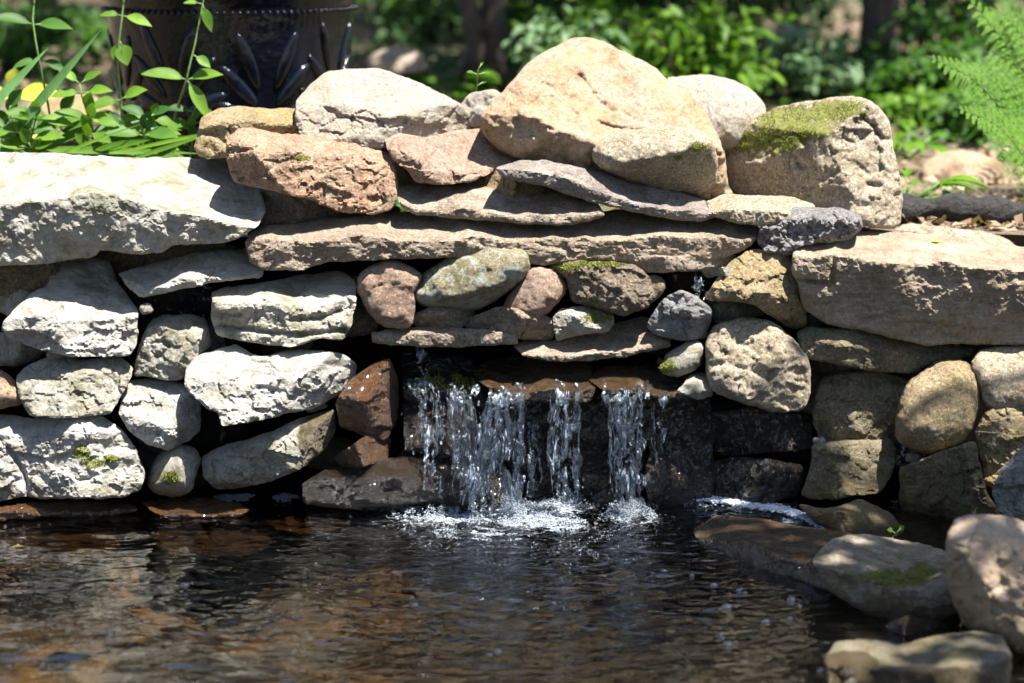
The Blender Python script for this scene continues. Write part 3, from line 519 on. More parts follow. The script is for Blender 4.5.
# --- inside the waterfall opening
S('block_stone', 'tall amber wet stone at the left side of the falls', [(335,402),(350,380),(370,365),(390,356),(399,380),(397,420),(386,442),(360,434),(340,426)], -0.09, .14, 'wetamber', er=8, tilt=.2, planes=[(372,390,1,.2,1.2)], fac=.02, group='wet stones in the waterfall opening')
S('block_stone', 'small orange wet stone under the tall amber stone', [(333,458),(355,442),(378,428),(392,440),(388,462),(355,468),(340,466)], -0.1, .10, 'wetamber', er=7, tilt=.3, fac=.02, group='wet stones in the waterfall opening')
S('flat_stone', 'dark wet base stone at the lower left foot of the falls', [(300,484),(330,466),(380,459),(420,455),(445,462),(450,500),(400,506),(350,510),(303,504)], -0.11, .14, 'wetdark', er=7, ridge=[(300,478),(450,474)], ts=2, tilt=.1, lf=.012, group='wet stones in the waterfall opening')
S('flat_stone', 'brown wet spill ledge in the middle of the waterfall opening', [(470,372),(485,360),(540,356),(592,362),(596,385),(590,403),(560,401),(512,402),(488,388)], -.095, .12, 'wetbrown', er=4, ridge=[(470,385),(512,391),(596,391)], ts=3.0, tilt=-.2, group='wet stones in the waterfall opening')
S('flat_stone', 'right spill ledge of the falls with one dry pale corner', [(588,378),(600,366),(650,364),(700,371),(712,379),(713,396),(680,399),(640,397),(610,396)], -.095, .12, 'wetbrown', er=4, ridge=[(588,388),(640,389),(713,389)], ts=3.0, tilt=-.2, group='wet stones in the waterfall opening')
S('block_stone', 'pale dry capstone corner at the right end of the right spill ledge', [(676,393),(690,374),(708,372),(713,380),(713,396),(700,399)], -.105, .06, 'grey', er=4, ridge=[(676,393),(713,390)], ts=2.2)
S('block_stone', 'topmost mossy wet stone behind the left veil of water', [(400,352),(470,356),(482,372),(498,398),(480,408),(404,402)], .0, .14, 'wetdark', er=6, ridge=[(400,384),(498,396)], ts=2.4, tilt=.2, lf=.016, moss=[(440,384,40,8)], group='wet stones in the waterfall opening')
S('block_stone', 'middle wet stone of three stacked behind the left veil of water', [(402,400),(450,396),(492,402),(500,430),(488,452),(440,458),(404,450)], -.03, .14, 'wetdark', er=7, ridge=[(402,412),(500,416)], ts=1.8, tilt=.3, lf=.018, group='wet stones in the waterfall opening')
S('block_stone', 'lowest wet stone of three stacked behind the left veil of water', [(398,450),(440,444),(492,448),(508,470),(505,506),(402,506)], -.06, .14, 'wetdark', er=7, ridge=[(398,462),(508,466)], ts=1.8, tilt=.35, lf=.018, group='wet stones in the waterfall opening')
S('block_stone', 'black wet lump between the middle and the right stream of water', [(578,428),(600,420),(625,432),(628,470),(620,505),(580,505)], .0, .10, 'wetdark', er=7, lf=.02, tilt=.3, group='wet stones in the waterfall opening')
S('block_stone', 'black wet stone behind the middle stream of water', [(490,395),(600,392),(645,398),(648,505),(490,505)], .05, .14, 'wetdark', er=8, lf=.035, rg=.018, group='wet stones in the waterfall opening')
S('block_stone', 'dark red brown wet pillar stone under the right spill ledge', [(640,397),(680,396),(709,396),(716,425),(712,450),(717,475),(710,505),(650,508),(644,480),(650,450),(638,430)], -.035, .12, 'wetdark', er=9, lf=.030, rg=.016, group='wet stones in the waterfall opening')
# --- low stones at the left waterline
S('flat_stone', 'row of low wet pebbly rubble just above water at the far left', [(-60,512),(0,508),(20,502),(80,501),(130,502),(137,510),(110,517),(60,516),(0,520),(-60,522)], -.150, .10, 'wetamber', er=4, lf=.012, rg=.008, ts=2, ridge=[(-60,514),(137,510)], group='stones at the pond edge', jit=2.5)
S('flat_stone', 'flat amber stone barely breaking the water below the round greenish stone', [(140,502),(165,498),(205,497),(240,503),(250,510),(243,517),(200,519),(165,518),(150,510)], -.138, .06, 'wetamber', er=3, lf=.003, fac=.003, ridge=[(140,512),(250,514)], ts=3.2, group='stones at the pond edge')

# rubble seen in the gaps
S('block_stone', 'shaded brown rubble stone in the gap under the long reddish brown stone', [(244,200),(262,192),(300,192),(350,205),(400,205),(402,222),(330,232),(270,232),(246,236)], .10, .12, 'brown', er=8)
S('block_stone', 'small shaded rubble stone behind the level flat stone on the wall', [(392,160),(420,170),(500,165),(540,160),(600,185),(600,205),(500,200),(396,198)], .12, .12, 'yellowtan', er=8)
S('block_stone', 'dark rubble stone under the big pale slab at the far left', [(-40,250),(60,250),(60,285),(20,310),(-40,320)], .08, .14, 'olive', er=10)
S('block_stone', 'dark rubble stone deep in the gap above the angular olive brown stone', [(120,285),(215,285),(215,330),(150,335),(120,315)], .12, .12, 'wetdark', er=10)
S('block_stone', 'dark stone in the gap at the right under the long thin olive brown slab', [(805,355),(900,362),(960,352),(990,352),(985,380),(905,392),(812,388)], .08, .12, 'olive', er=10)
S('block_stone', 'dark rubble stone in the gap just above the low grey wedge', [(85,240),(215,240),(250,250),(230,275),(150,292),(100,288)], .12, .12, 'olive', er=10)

rk = random.Random(12)
for (cx_, cy_) in ((20,295),(10,350),(70,365),(150,365),(205,345),(205,375),(60,425),(160,430),(215,430),(320,360),(340,400),(290,345),(345,290),(330,450),(720,430),(790,440),(820,330),(850,450),(900,455),(960,470),(985,350),(730,305),(690,275),(655,335),(690,350),(810,395),(895,395),(140,470),(200,495),(355,320)):
    rx, ry = rk.uniform(24, 40), rk.uniform(18, 28); k_ = 9
    pl = [(cx_+rx*rk.uniform(.75, 1.1)*math.cos(a_*6.283/k_), cy_+ry*rk.uniform(.75, 1.1)*math.sin(a_*6.283/k_)) for a_ in range(k_)]
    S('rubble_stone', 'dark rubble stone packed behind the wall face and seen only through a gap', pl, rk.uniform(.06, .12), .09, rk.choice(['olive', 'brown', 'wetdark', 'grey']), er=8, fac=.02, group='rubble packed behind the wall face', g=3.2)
S('block_stone', 'tiny pale stone beside the small trickle at the right end of the long cap slab', [(700,268),(722,266),(738,268),(730,276),(706,277)], -.03, .05, 'grey', er=4)
for (pl, lab) in (([(46,352),(62,350),(66,358),(50,361)], 'stone chip wedged under the wide pale stone'), ([(138,306),(150,303),(154,312),(142,316)], 'stone chip wedged left of the angular olive brown stone'), ([(300,405),(322,398),(330,408),(308,414)], 'stone chip wedged under the brightest white stone'), ([(120,448),(134,452),(136,462),(124,462)], 'stone chip wedged right of the biggest waterline stone'), ([(812,438),(824,436),(826,444),(814,446)], 'stone chip wedged between two shaded brown blocks'), ([(906,452),(922,455),(918,465),(904,462)], 'stone chip wedged under the egg shaped stone'), ([(974,430),(984,418),(988,432),(980,446),(970,444)], 'reddish stone chip right of the egg shaped stone')):
    S('stone_chip', lab, pl, -.03, .03, 'pink' if 'reddish' in lab else 'grey', er=3, lf=.003, fac=.004, group='chips wedged in the joints', g=1.8)

S('submerged_stone', 'flat mossy amber stone just under the water left of the foam', [(256,512),(290,508),(345,512),(356,524),(330,533),(285,530),(258,522)], -.185, .05, 'wetbrown', jit=5, er=4, ridge=[(256,531),(356,533)], ts=3.3, lf=.006, fac=.004, cat='stone', group='stones lying under the water')
S('submerged_stone', 'brown stone under the water below the flat amber shelf at the left', [(150,530),(200,522),(262,528),(280,545),(230,560),(160,552)], -.33, .06, 'wetbrown', jit=5, er=4, ridge=[(150,560),(280,560)], ts=3.3, lf=.01, fac=.006, cat='stone', group='stones lying under the water')
S('submerged_stone', 'long brown stone under the water at the far left', [(-20,530),(40,524),(110,528),(130,545),(80,566),(10,570),(-20,560)], -.37, .06, 'wetbrown', jit=5, er=4, ridge=[(-20,570),(130,570)], ts=3.3, lf=.01, fac=.006, cat='stone', group='stones lying under the water')

# ------------------------------------------------------------------ falling water, foam, bubbles
class MBd:
    def __init__(s): s.V = []; s.F = []; s.n = 0
    def add(s, V, Fc):
        s.V.append(np.asarray(V, float)); s.F += [tuple(int(i)+s.n for i in f) for f in Fc]; s.n += len(V)
    def build(s, name, mat, parent=None, smooth=True, origin=None):
        V = np.vstack(s.V)
        if origin is not None: V = V-np.asarray(origin)
        o = new_mesh(name, V, s.F, mat, None, smooth)
        if parent is not None: o.parent = parent
        elif origin is not None: o.location = origin
        return o
def tube(mb, pts, rad, k=6, flat=(1, 1, 1), cap=True):
    pts = np.asarray(pts, float); n = len(pts); rad = np.broadcast_to(rad, (n,))
    T = np.gradient(pts, axis=0); T /= np.linalg.norm(T, axis=1)[:, None]+1e-12
    ref = np.array([0, 1, 0.]) if abs(T[0][1]) < .8 else np.array([1, 0, 0.])
    A = np.cross(T, ref); A /= np.linalg.norm(A, axis=1)[:, None]+1e-12; B = np.cross(T, A)
    an = np.linspace(0, 2*math.pi, k, endpoint=False)
    V = (pts[:, None, :]+rad[:, None, None]*(A[:, None, :]*np.cos(an)[None, :, None]*flat[0]+B[:, None, :]*np.sin(an)[None, :, None]*flat[1])).reshape(-1, 3)
    Fc = [(i*k+j, i*k+(j+1) % k, (i+1)*k+(j+1) % k, (i+1)*k+j) for i in range(n-1) for j in range(k)]
    if cap: Fc += [tuple(range(k))[::-1], tuple((n-1)*k+j for j in range(k))]
    mb.add(V, Fc)
def ico(sub=1):
    t = (1+5**.5)/2
    v = [(-1,t,0),(1,t,0),(-1,-t,0),(1,-t,0),(0,-1,t),(0,1,t),(0,-1,-t),(0,1,-t),(t,0,-1),(t,0,1),(-t,0,-1),(-t,0,1)]
    f = [(0,11,5),(0,5,1),(0,1,7),(0,7,10),(0,10,11),(1,5,9),(5,11,4),(11,10,2),(10,7,6),(7,1,8),(3,9,4),(3,4,2),(3,2,6),(3,6,8),(3,8,9),(4,9,5),(2,4,11),(6,2,10),(8,6,7),(9,8,1)]
    v = [tuple(np.array(a)/np.linalg.norm(a)) for a in v]
    for _ in range(sub-1):
        c = {}; nf = []
        def mid(a, b_):
            k = (min(a, b_), max(a, b_))
            if k not in c:
                m_ = np.array(v[a])+np.array(v[b_]); v.append(tuple(m_/np.linalg.norm(m_))); c[k] = len(v)-1
            return c[k]
        for a, b_, d in f:
            x, y, z = mid(a, b_), mid(b_, d), mid(d, a); nf += [(a, x, z), (b_, y, x), (d, z, y), (x, y, z)]
        f = nf
    return np.array(v), np.array(f)
IV, IF = ico(1); IV2, IF2 = ico(2)

b = NB('falling_water'); tc = b.n('ShaderNodeTexCoord').outputs['Object']
mp = b.n('ShaderNodeMapping'); b.l(tc, mp.inputs[0]); mp.inputs['Scale'].default_value = (1, 1, .22)
nz = b.noise(mp.outputs[0], 85, 4, .6, 1.2); nb_ = b.noise(mp.outputs[0], 34, 3, .6, 1.)
bu = b.n('ShaderNodeBump'); bu.inputs['Distance'].default_value = .012; bu.inputs['Strength'].default_value = 1; b.l(nz, bu.inputs['Height'])
gl = b.n('ShaderNodeBsdfGlossy'); gl.inputs['Roughness'].default_value = .13; b.l(bu.outputs[0], gl.inputs['Normal']); gl.inputs[0].default_value = (.90, .95, 1, 1)
tr = b.n('ShaderNodeBsdfTransparent'); tr.inputs[0].default_value = (.93, .95, .97, 1)
fr = b.n('ShaderNodeFresnel'); fr.inputs['IOR'].default_value = 1.36; b.l(bu.outputs[0], fr.inputs['Normal'])
m1 = b.n('ShaderNodeMixShader'); b.l(b.math('ADD', b.math('MULTIPLY', fr.outputs[0], .9), .03), m1.inputs[0]); b.l(tr.outputs[0], m1.inputs[1]); b.l(gl.outputs[0], m1.inputs[2])
df = b.n('ShaderNodeBsdfDiffuse'); df.inputs[0].default_value = (.74, .85, .98, 1); b.l(bu.outputs[0], df.inputs['Normal'])  # blue of the reflected sky put into the white water colour
tl = b.n('ShaderNodeBsdfTranslucent'); tl.inputs[0].default_value = (.80, .86, .94, 1)
m0 = b.n('ShaderNodeMixShader'); m0.inputs[0].default_value = .45; b.l(df.outputs[0], m0.inputs[1]); b.l(tl.outputs[0], m0.inputs[2])
m2 = b.n('ShaderNodeMixShader'); b.l(b.math('MULTIPLY', b.ramp(b.math('ADD', b.math('MULTIPLY', nz, .6), b.math('MULTIPLY', nb_, .4)), .55, .59), .95), m2.inputs[0]); b.l(m1.outputs[0], m2.inputs[1]); b.l(m0.outputs[0], m2.inputs[2])  # white streaks: aerated water, with bright sun highlights put in as colour
t3 = b.n('ShaderNodeBsdfTransparent'); m3 = b.n('ShaderNodeMixShader')
mp3 = b.n('ShaderNodeMapping'); b.l(tc, mp3.inputs[0]); mp3.inputs['Scale'].default_value = (1, 1, .3)
b.l(b.ramp(b.noise(mp3.outputs[0], 60, 4, .6, .8), .46, .52, 0., 1.), m3.inputs[0]); b.l(t3.outputs[0], m3.inputs[1]); b.l(m2.outputs[0], m3.inputs[2])
b.l(m3.outputs[0], b.out.inputs[0]); M['fall'] = b.m

b = NB('white_foam'); p = b.n('ShaderNodeBsdfPrincipled'); p.inputs['Base Color'].default_value = (.50, .56, .63, 1); p.inputs['Roughness'].default_value = .12
p.inputs['Transmission Weight'].default_value = .4; p.inputs['IOR'].default_value = 1.33
b.l(p.outputs[0], b.out.inputs[0]); M['foam'] = b.m
b = NB('bubble_film'); gl = b.n('ShaderNodeBsdfGlossy'); gl.inputs['Roughness'].default_value = .02
tr = b.n('ShaderNodeBsdfTransparent'); lw = b.n('ShaderNodeLayerWeight'); lw.inputs[0].default_value = .45
mm = b.n('ShaderNodeMixShader'); b.l(b.math('ADD', b.math('MULTIPLY', lw.outputs['Facing'], .7), .12), mm.inputs[0]); b.l(tr.outputs[0], mm.inputs[1]); b.l(gl.outputs[0], mm.inputs[2])
b.l(mm.outputs[0], b.out.inputs[0]); M['bubble'] = b.m

rw = random.Random(4)
def n1d(x, s): return float(vnoise(np.array([[x, s*7.31, s*1.7]]), s)[0])
def sheet(mb, top, bot, y0, y1, thick, nu, nv, seed, hole=0.):
    """a closed, rippled skin of water between two edges; top/bot = (x0,x1,y) in photo positions"""
    U, T = np.meshgrid(np.linspace(0, 1, nu), np.linspace(0, 1, nv))
    xx = (top[0]+(top[1]-top[0])*U)*(1-T)+(bot[0]+(bot[1]-bot[0])*U)*T
    yy = top[2]+(bot[2]-top[2])*T
    q = np.stack([xx*.05, yy*.012, 0*xx+seed], -1)
    ed = 1-np.abs(2*U-1)**3
    xx = xx+fbm(np.stack([T*5, U*1.5, 0*U+seed], -1), seed, 3)*9*(.35+T)
    # narrowing and swelling like a rope of water
    cx_ = (xx[:, :1]+xx[:, -1:])/2; xx = cx_+(xx-cx_)*(1+.5*fbm(np.stack([T*4, 0*U, 0*U+seed*3.1], -1), seed+5, 3))
    yy = yy+(5*fbm(np.stack([U*(top[1]-top[0])*.09, 0*U, 0*U+seed], -1), seed+31, 2))*(1-T); lip = np.clip(1-T/.10, 0, 1); yy = yy-lip**1.5*7
    Yd = y0+(y1-y0)*T**.6+.045*lip**1.6-.012*ridged(q*np.array([5, 4, 1]), seed+1, 3)*ed-.006*fbm(q*np.array([14, 10, 1]), seed+2, 3)*ed
    th = thick*(.35+.65*np.clip(.5+fbm(q*6, seed+3, 3), 0, 1))*ed+.0004
    Vf = P(xx, yy, Yd).reshape(-1, 3); Vb = P(xx, yy, Yd+th).reshape(-1, 3)
    i = np.arange(nu*nv).reshape(nv, nu); N = nu*nv
    keep = fbm(np.stack([xx*.09, yy*.022, 0*xx+seed+.5], -1), seed+9, 3)
    Fs = []
    for a in range(nv-1):
        for c_ in range(nu-1):
            if hole and keep[a, c_] < -1+hole*(.55+.45*a/nv)*1.0: continue
            f = (i[a, c_], i[a+1, c_], i[a+1, c_+1], i[a, c_+1]); Fs.append(f); Fs.append(tuple(N+j for j in f[::-1]))
    mb.add(np.vstack([Vf, Vb]), Fs)
def strands(mb, top, bot, y0, y1, cnt, r, seed, start=0., k=6):
    rr = random.Random(seed)
    for s in range(cnt):
        rf_ = rr.uniform(.35, 1.7); u0 = rr.random(); u1 = min(1, max(0, u0+rr.uniform(-.2, .2))); t0 = start*rr.random(); t1 = rr.uniform(.75, 1.0)
        n_ = 22; pts = []; rad = []
        for j in range(n_):
            t = t0+(t1-t0)*j/(n_-1)
            x = (top[0]+(top[1]-top[0])*u0)*(1-t)+(bot[0]+(bot[1]-bot[0])*u1)*t+n1d(t*7+s*9, seed)*4.5*t**.7
            y = top[2]+(bot[2]-top[2])*t
            pts.append(P(x, y, y0+(y1-y0)*t**.6-.006-.006*rr.random()*t))
            e = min(1, j/3.)*min(1, (n_-1-j)/3.)
            rad.append(r*rf_*(.25+1.3*abs(n1d(t*13+s*3, seed+3)))*(.15+.85*e))
        tube(mb, pts, np.array(rad), k)
def drops(mb, box, y, cnt, r, seed, gravity=True):
    rr = random.Random(seed)
    for _ in range(cnt):
        x = rr.uniform(box[0], box[2]); yy = rr.uniform(box[1], box[3]); s = r*rr.uniform(.35, 1.2)
        c_ = P(x, yy, y+rr.uniform(-.04, .02)); mb.add(IV*np.array([s, s, s*rr.uniform(1, 2.2)])+c_, IF)
def stream(label, top, bot, y0, y1, thick, nu, nv, st, rad, seed, hole=.5, extra=()):
    mb = MBd(); sheet(mb, top, bot, y0, y1, thick, nu, nv, seed, hole)
    strands(mb, top, bot, y0, y1, st, rad, seed)
    for e in extra: drops(mb, *e)
    o = mb.build('water_stream', M['fall'], origin=P((top[0]+top[1])/2, top[2], y0))
    return tag(o, label, 'stream of water', 'streams of the small waterfall')
stream('widest white stream of water pouring off the middle ledge left of centre', (490,524,391), (455,522,512), -.10, -.14, .009, 44, 90, 34, .0050, 11, .80, [((450,430,528,505), -.13, 90, .0030, 5)])
stream('middle stream of water falling between the widest and the right stream', (551,582,389), (550,580,503), -.10, -.13, .006, 30, 70, 13, .0036, 13, .95, [((548,440,592,498), -.10, 30, .0026, 6)])
stream('narrow twisting stream of water falling from the right ledge', (608,642,388), (614,638,508), -.10, -.13, .008, 34, 80, 15, .0046, 17, .82, [((606,440,656,500), -.10, 24, .0024, 7)])
stream('broken veil of water running down the dark stone at the left of the falls', (408,478,385), (420,480,503), -.03, -.10, .005, 60, 80, 6, .0030, 19, 1.72, [((400,400,490,500), -.06, 90, .0026, 8)])
stream('thin white slanting stream of water beside the widest one', (446,470,395), (466,496,510), -.07, -.125, .008, 24, 60, 28, .0050, 23, .70, [((440,400,490,500), -.09, 40, .0026, 9)])
stream('faint thin trickle of water between the widest and the middle stream', (528,541,420), (528,542,498), -.03, -.08, .004, 12, 40, 5, .0022, 29, .85)
stream('faint thread of water dripping from the lintel at the left of the falls', (418,423,348), (424,432,386), -.0, -.02, .003, 8, 30, 3, .0022, 31, .7)
stream('sparse trickle of water down the dark pillar stone at the right of the falls', (650,676,392), (655,672,480), -.08, -.10, .002, 20, 50, 3, .0016, 37, 1.6)

stream('tiny trickle of water in the gap under the right end of the long cap slab', (694,702,276), (695,703,300), .0, -.01, .003, 8, 24, 4, .0026, 41, .6)
# foam and spray at the foot of the falls
mb = MBd(); rr = random.Random(8); FO = []
def foam_at(px, py, rx, ry, cnt, r, up=.012):
    for _ in range(int(cnt*2.4)):
        a = rr.uniform(0, 6.283); q = rr.random()**.65
        c_ = PZ(px+rx*q*math.cos(a), py+ry*q*math.sin(a), 0); s = r*rr.uniform(.25, 1)**1.3
        c_ = c_+np.array([0, 0, s*.3+up*rr.random()**2*(1-q)]); FO.append((*c_, s, s*rr.uniform(.6, .9)))
foam_at(500, 513, 62, 13, 3400, .0027, .035)
foam_at(400, 503, 42, 8, 1200, .0026, .02); foam_at(374, 500, 16, 10, 500, .0024, .05)
foam_at(440, 512, 50, 8, 1400, .0026, .018)
foam_at(566, 503, 34, 8, 900, .0024, .03); foam_at(630, 512, 30, 11, 1100, .0024, .03)
foam_at(548, 524, 44, 8, 1000, .0024, .004); foam_at(490, 530, 60, 11, 900, .0022, .002)
foam_at(235, 497, 22, 4, 500, .0022, .001); foam_at(286, 498, 14, 4, 260, .002, .001); foam_at(700, 505, 16, 6, 300, .002, .01)
foam_at(560, 545, 110, 22, 60, .0020, .001); foam_at(620, 535, 40, 10, 60, .0022, .001)
FO = np.array(FO); FO = FO[fbm(np.c_[FO[:, 0]*28, FO[:, 1]*22, 0*FO[:, 0]], 91, 3)+.35*vnoise(np.c_[FO[:, 0]*90, FO[:, 1]*90, 0*FO[:, 0]], 92) > -.10]; FO[:, 3:] *= .72; FO[:, 2] += water_z(FO[:, 0], FO[:, 1])
for q in FO: mb.add(IV*np.array([q[3], q[3], q[4]])+q[:3], IF)
tag(mb.build('foam', M['foam']), 'white bubbly foam and spray on the water at the foot of the falls', 'foam', kind='stuff')
# foam chute at the right
b = NB('rushing_white_water'); tc = b.n('ShaderNodeTexCoord').outputs['Object']
nz = b.noise(tc, 60, 6, .7, .8); p = b.n('ShaderNodeBsdfPrincipled'); b.l(b.mix(b.ramp(nz, .35, .65), (.55, .62, .70), (.84, .88, .92)), p.inputs['Base Color']); p.inputs['Roughness'].default_value = .35
bu = b.n('ShaderNodeBump'); bu.inputs['Distance'].default_value = .006; b.l(nz, bu.inputs['Height']); b.l(bu.outputs[0], p.inputs['Normal'])
b.l(p.outputs[0], b.out.inputs[0]); M['chute'] = b.m
M['silk'] = M['chute']
mb = MBd(); rr = random.Random(31); cl_ = np.array([(697, 496), (720, 498), (750, 503), (785, 510), (812, 519), (826, 527)], float)
for k in range(3600):
    t_ = rr.random()*5; i_ = min(4, int(t_)); q = cl_[i_]*(1-(t_-i_))+cl_[i_+1]*(t_-i_); wd_ = 2.6+1.6*math.sin(t_*1.1); s = rr.uniform(.0012, .0030)
    c_ = PZ(q[0]+rr.gauss(0, 3), q[1]+rr.gauss(0, wd_*.6), .002+.008*rr.random()); mb.add(IV*np.array([s*1.8, s*1.2, s])+c_, IF)
tag(mb.build('water_chute', M['chute']), 'bright white ribbon of rushing water sliding behind the wet red brown ledge', 'stream of water', 'streams of the small waterfall')
# domed bubbles floating on the pond
IV2b, IF2b = ico(3); UV = IV2b
BUB = [(727,608,5.0,'large bubble with a small one behind it, nearest the wet ledge'),(714,586,3.4,'bubble at the upper left of the cluster below the wet ledge'),(739,591,3.0,'small bubble between the upper pair near the wet ledge'),(745,594,2.4,'tiny bubble touching the small one near the wet ledge'),(792,600,5.2,'big double bubble beside the dark foot of the ledge'),(800,606,3.0,'small bubble right of the big double bubble'),(766,622,4.0,'bubble below and left of the big double bubble'),(790,619,3.2,'bubble straight under the big double bubble'),(728,644,4.6,'lone bubble on the brown water left of the corner stone'),(722,637,2.6,'tiny bubble above the lone bubble on the brown water'),(185,587,4.0,'single bubble on the calm brown water at the left'),(415,606,3.0,'bubble on the dark water below the left veil'),(412,598,2.2,'tiny bubble above the one on the dark water below the left veil'),(498,651,3.0,'bubble on dark water near the bottom edge of the pond view'),(490,655,2.2,'tiny bubble beside the one near the bottom edge'),(664,571,3.0,'bubble just downstream of the right stream'),(692,575,2.4,'tiny bubble nearest the tip of the wet ledge'),(821,672,3.6,'bubble against the low grey corner stone')]
for (x, y, r, lab) in BUB:
    c_ = PZ(x, y, 0); r_ = r*.0021; c_[2] = float(water_z(c_[0:1], c_[1:2])[0])
    o = new_mesh('bubble', UV*np.array([r_, r_, r_*.7]), IF2b, M['bubble']); o.location = c_
    tag(o, lab, 'bubble', 'bubbles floating on the pond')

# ------------------------------------------------------------------ the garden behind
def leaf_mat(name, c, c2, tr=.45, rough=.5, spec=.22):
    b = NB(name); tc = b.n('ShaderNodeTexCoord').outputs['Object']; oi = b.n('ShaderNodeObjectInfo')
    at = b.n('ShaderNodeAttribute', attribute_name='rnd')
    col = b.mix(at.outputs['Fac'], c, c2); col = b.mix(b.math('MULTIPLY', b.ramp(b.noise(tc, 30, 3), .4, .7), .35), col, tuple(x*.6 for x in c))
    p = b.n('ShaderNodeBsdfPrincipled'); b.l(col, p.inputs['Base Color']); p.inputs['Roughness'].default_value = rough; p.inputs['Specular IOR Level'].default_value = spec
    t = b.n('ShaderNodeBsdfTranslucent'); b.l(b.mix(1., col, (1.0, 1.15, .35), 'MULTIPLY'), t.inputs[0])
    m_ = b.n('ShaderNodeMixShader'); m_.inputs[0].default_value = tr; b.l(p.outputs[0], m_.inputs[1]); b.l(t.outputs[0], m_.inputs[2])
    b.l(m_.outputs[0], b.out.inputs[0]); return b.m
def plain(name, c, rough=.8, c2=None, scale=20, bump=.004):
    b = NB(name); tc = b.n('ShaderNodeTexCoord').outputs['Object']; n_ = b.noise(tc, scale, 5, .65, .4)
    p = b.n('ShaderNodeBsdfPrincipled'); b.l(b.mix(b.ramp(n_, .35, .65), c, c2 or tuple(x*.6 for x in c)), p.inputs['Base Color']); p.inputs['Roughness'].default_value = rough
    bu = b.n('ShaderNodeBump'); bu.inputs['Distance'].default_value = bump; b.l(n_, bu.inputs['Height']); b.l(bu.outputs[0], p.inputs['Normal'])
    b.l(p.outputs[0], b.out.inputs[0]); return b.m
M['leaf'] = leaf_mat('fresh_green_leaf', (.065, .155, .014), (.16, .30, .03))
M['leafdark'] = leaf_mat('dark_green_leaf', (.025, .07, .02), (.06, .13, .03), tr=.3)
M['leafmid'] = leaf_mat('mid_green_leaf', (.03, .09, .015), (.085, .19, .028), tr=.4)
M['leafblue'] = leaf_mat('blue_green_blade', (.055, .15, .045), (.12, .25, .08), tr=.25, rough=.35)
M['leafpale'] = leaf_mat('pale_green_leaf', (.11, .20, .09), (.20, .31, .15), tr=.35)
M['leafyellow'] = leaf_mat('yellow_green_leaf', (.42, .46, .05), (.55, .55, .08), tr=.4)
M['fern'] = leaf_mat('fern_green', (.052, .14, .010), (.13, .27, .022), spec=.08)
M['stem'] = plain('green_stem', (.13, .22, .05), .6)
M['bark'] = plain('dark_bark', (.075, .055, .04), .9, (.035, .028, .022), 14, .01)
M['litter'] = leaf_mat('dry_leaf_litter', (.16, .10, .06), (.42, .32, .22), tr=.15, rough=.7)
M['log'] = plain('black_wet_bark', (.008, .007, .007), .8, (.022, .02, .018), 40, .02)

class Leaves:
    """collects many leaves into one mesh, with a random value on each"""
    def __init__(s): s.V = []; s.F = []; s.R = []; s.n = 0
    def leaf(s, base, d, nrm, L, W, droop=.25, seg=5, fold=.25, rnd=None, shape=.45, wav=0.):
        base = np.asarray(base, float); d = np.asarray(d, float); d = d/np.linalg.norm(d)
        nrm = np.asarray(nrm, float); side = np.cross(d, nrm); side /= np.linalg.norm(side)+1e-9; up = np.cross(side, d)
        t = np.linspace(0, 1, seg+1); w_ = W*.5*np.sin(math.pi*t**(math.log(.5)/math.log(shape)))**.85; w_[0] = W*.04; w_[-1] = 0.0005
        c_ = base+d*(t*L)[:, None]-np.array([0, 0, 1.])*(droop*L*t**2)[:, None]+up*(.0)
        l_ = c_+side*w_[:, None]+up*(fold*w_)[:, None]+up*(wav*W*np.sin(t*9))[:, None]
        r_ = c_-side*w_[:, None]+up*(fold*w_)[:, None]-up*(wav*W*np.sin(t*8+1))[:, None]
        V = np.stack([l_, c_, r_], 1).reshape(-1, 3); i0 = s.n
        for k in range(seg):
            a = i0+k*3; s.F += [(a, a+1, a+4, a+3), (a+1, a+2, a+5, a+4)]
        s.V.append(V); s.n += len(V); s.R += [random.random() if rnd is None else rnd]*len(V)
    def build(s, name, mat, parent=None, origin=(0, 0, 0)):
        V = np.vstack(s.V)-np.asarray(origin)
        o = new_mesh(name, V, s.F, mat, None)
        at = o.data.attributes.new('rnd', 'FLOAT', 'POINT'); at.data.foreach_set('value', np.array(s.R, np.float32))
        if parent is not None: o.parent = parent
        else: o.location = origin
        return o
random.seed(3)
def gz(x, y): return float(ground_z(np.array([x]), np.array([y]))[0])
def rnd3(r): return np.array([r.gauss(0, 1), r.gauss(0, 1), r.gauss(0, 1)])

# --- glazed pot with relief leaves
PC = P(234, 100, 1.05); px_, py_ = PC[0], PC[1]; pz_ = gz(px_, py_)
pot = empty('garden_pot', (px_, py_, pz_), 'large glossy blue black glazed pot with raised leaf relief behind the left stones', 'plant pot')
b = NB('blue_black_glaze'); tc = b.n('ShaderNodeTexCoord').outputs['Object']; p = b.n('ShaderNodeBsdfPrincipled')
nn_ = b.noise(tc, 6, 3, .5); b.l(b.mix(b.ramp(nn_, .4, .7), (.003, .004, .008), (.007, .010, .02)), p.inputs['Base Color']); p.inputs['Roughness'].default_value = .16
p.inputs['Coat Weight'].default_value = .0; p.inputs['Specular IOR Level'].default_value = .35; bu = b.n('ShaderNodeBump'); bu.inputs['Distance'].default_value = .004; b.l(b.noise(tc, 25, 3, .5), bu.inputs['Height']); b.l(bu.outputs[0], p.inputs['Normal'])
b.l(p.outputs[0], b.out.inputs[0]); M['glaze'] = b.m
HZ = P(234, 10, 1.05-.3)[2]-pz_       # height of the bead line
def pot_r(z): 
    t = z/HZ; return .235+.075*np.clip(t, 0, 1.3)**.8
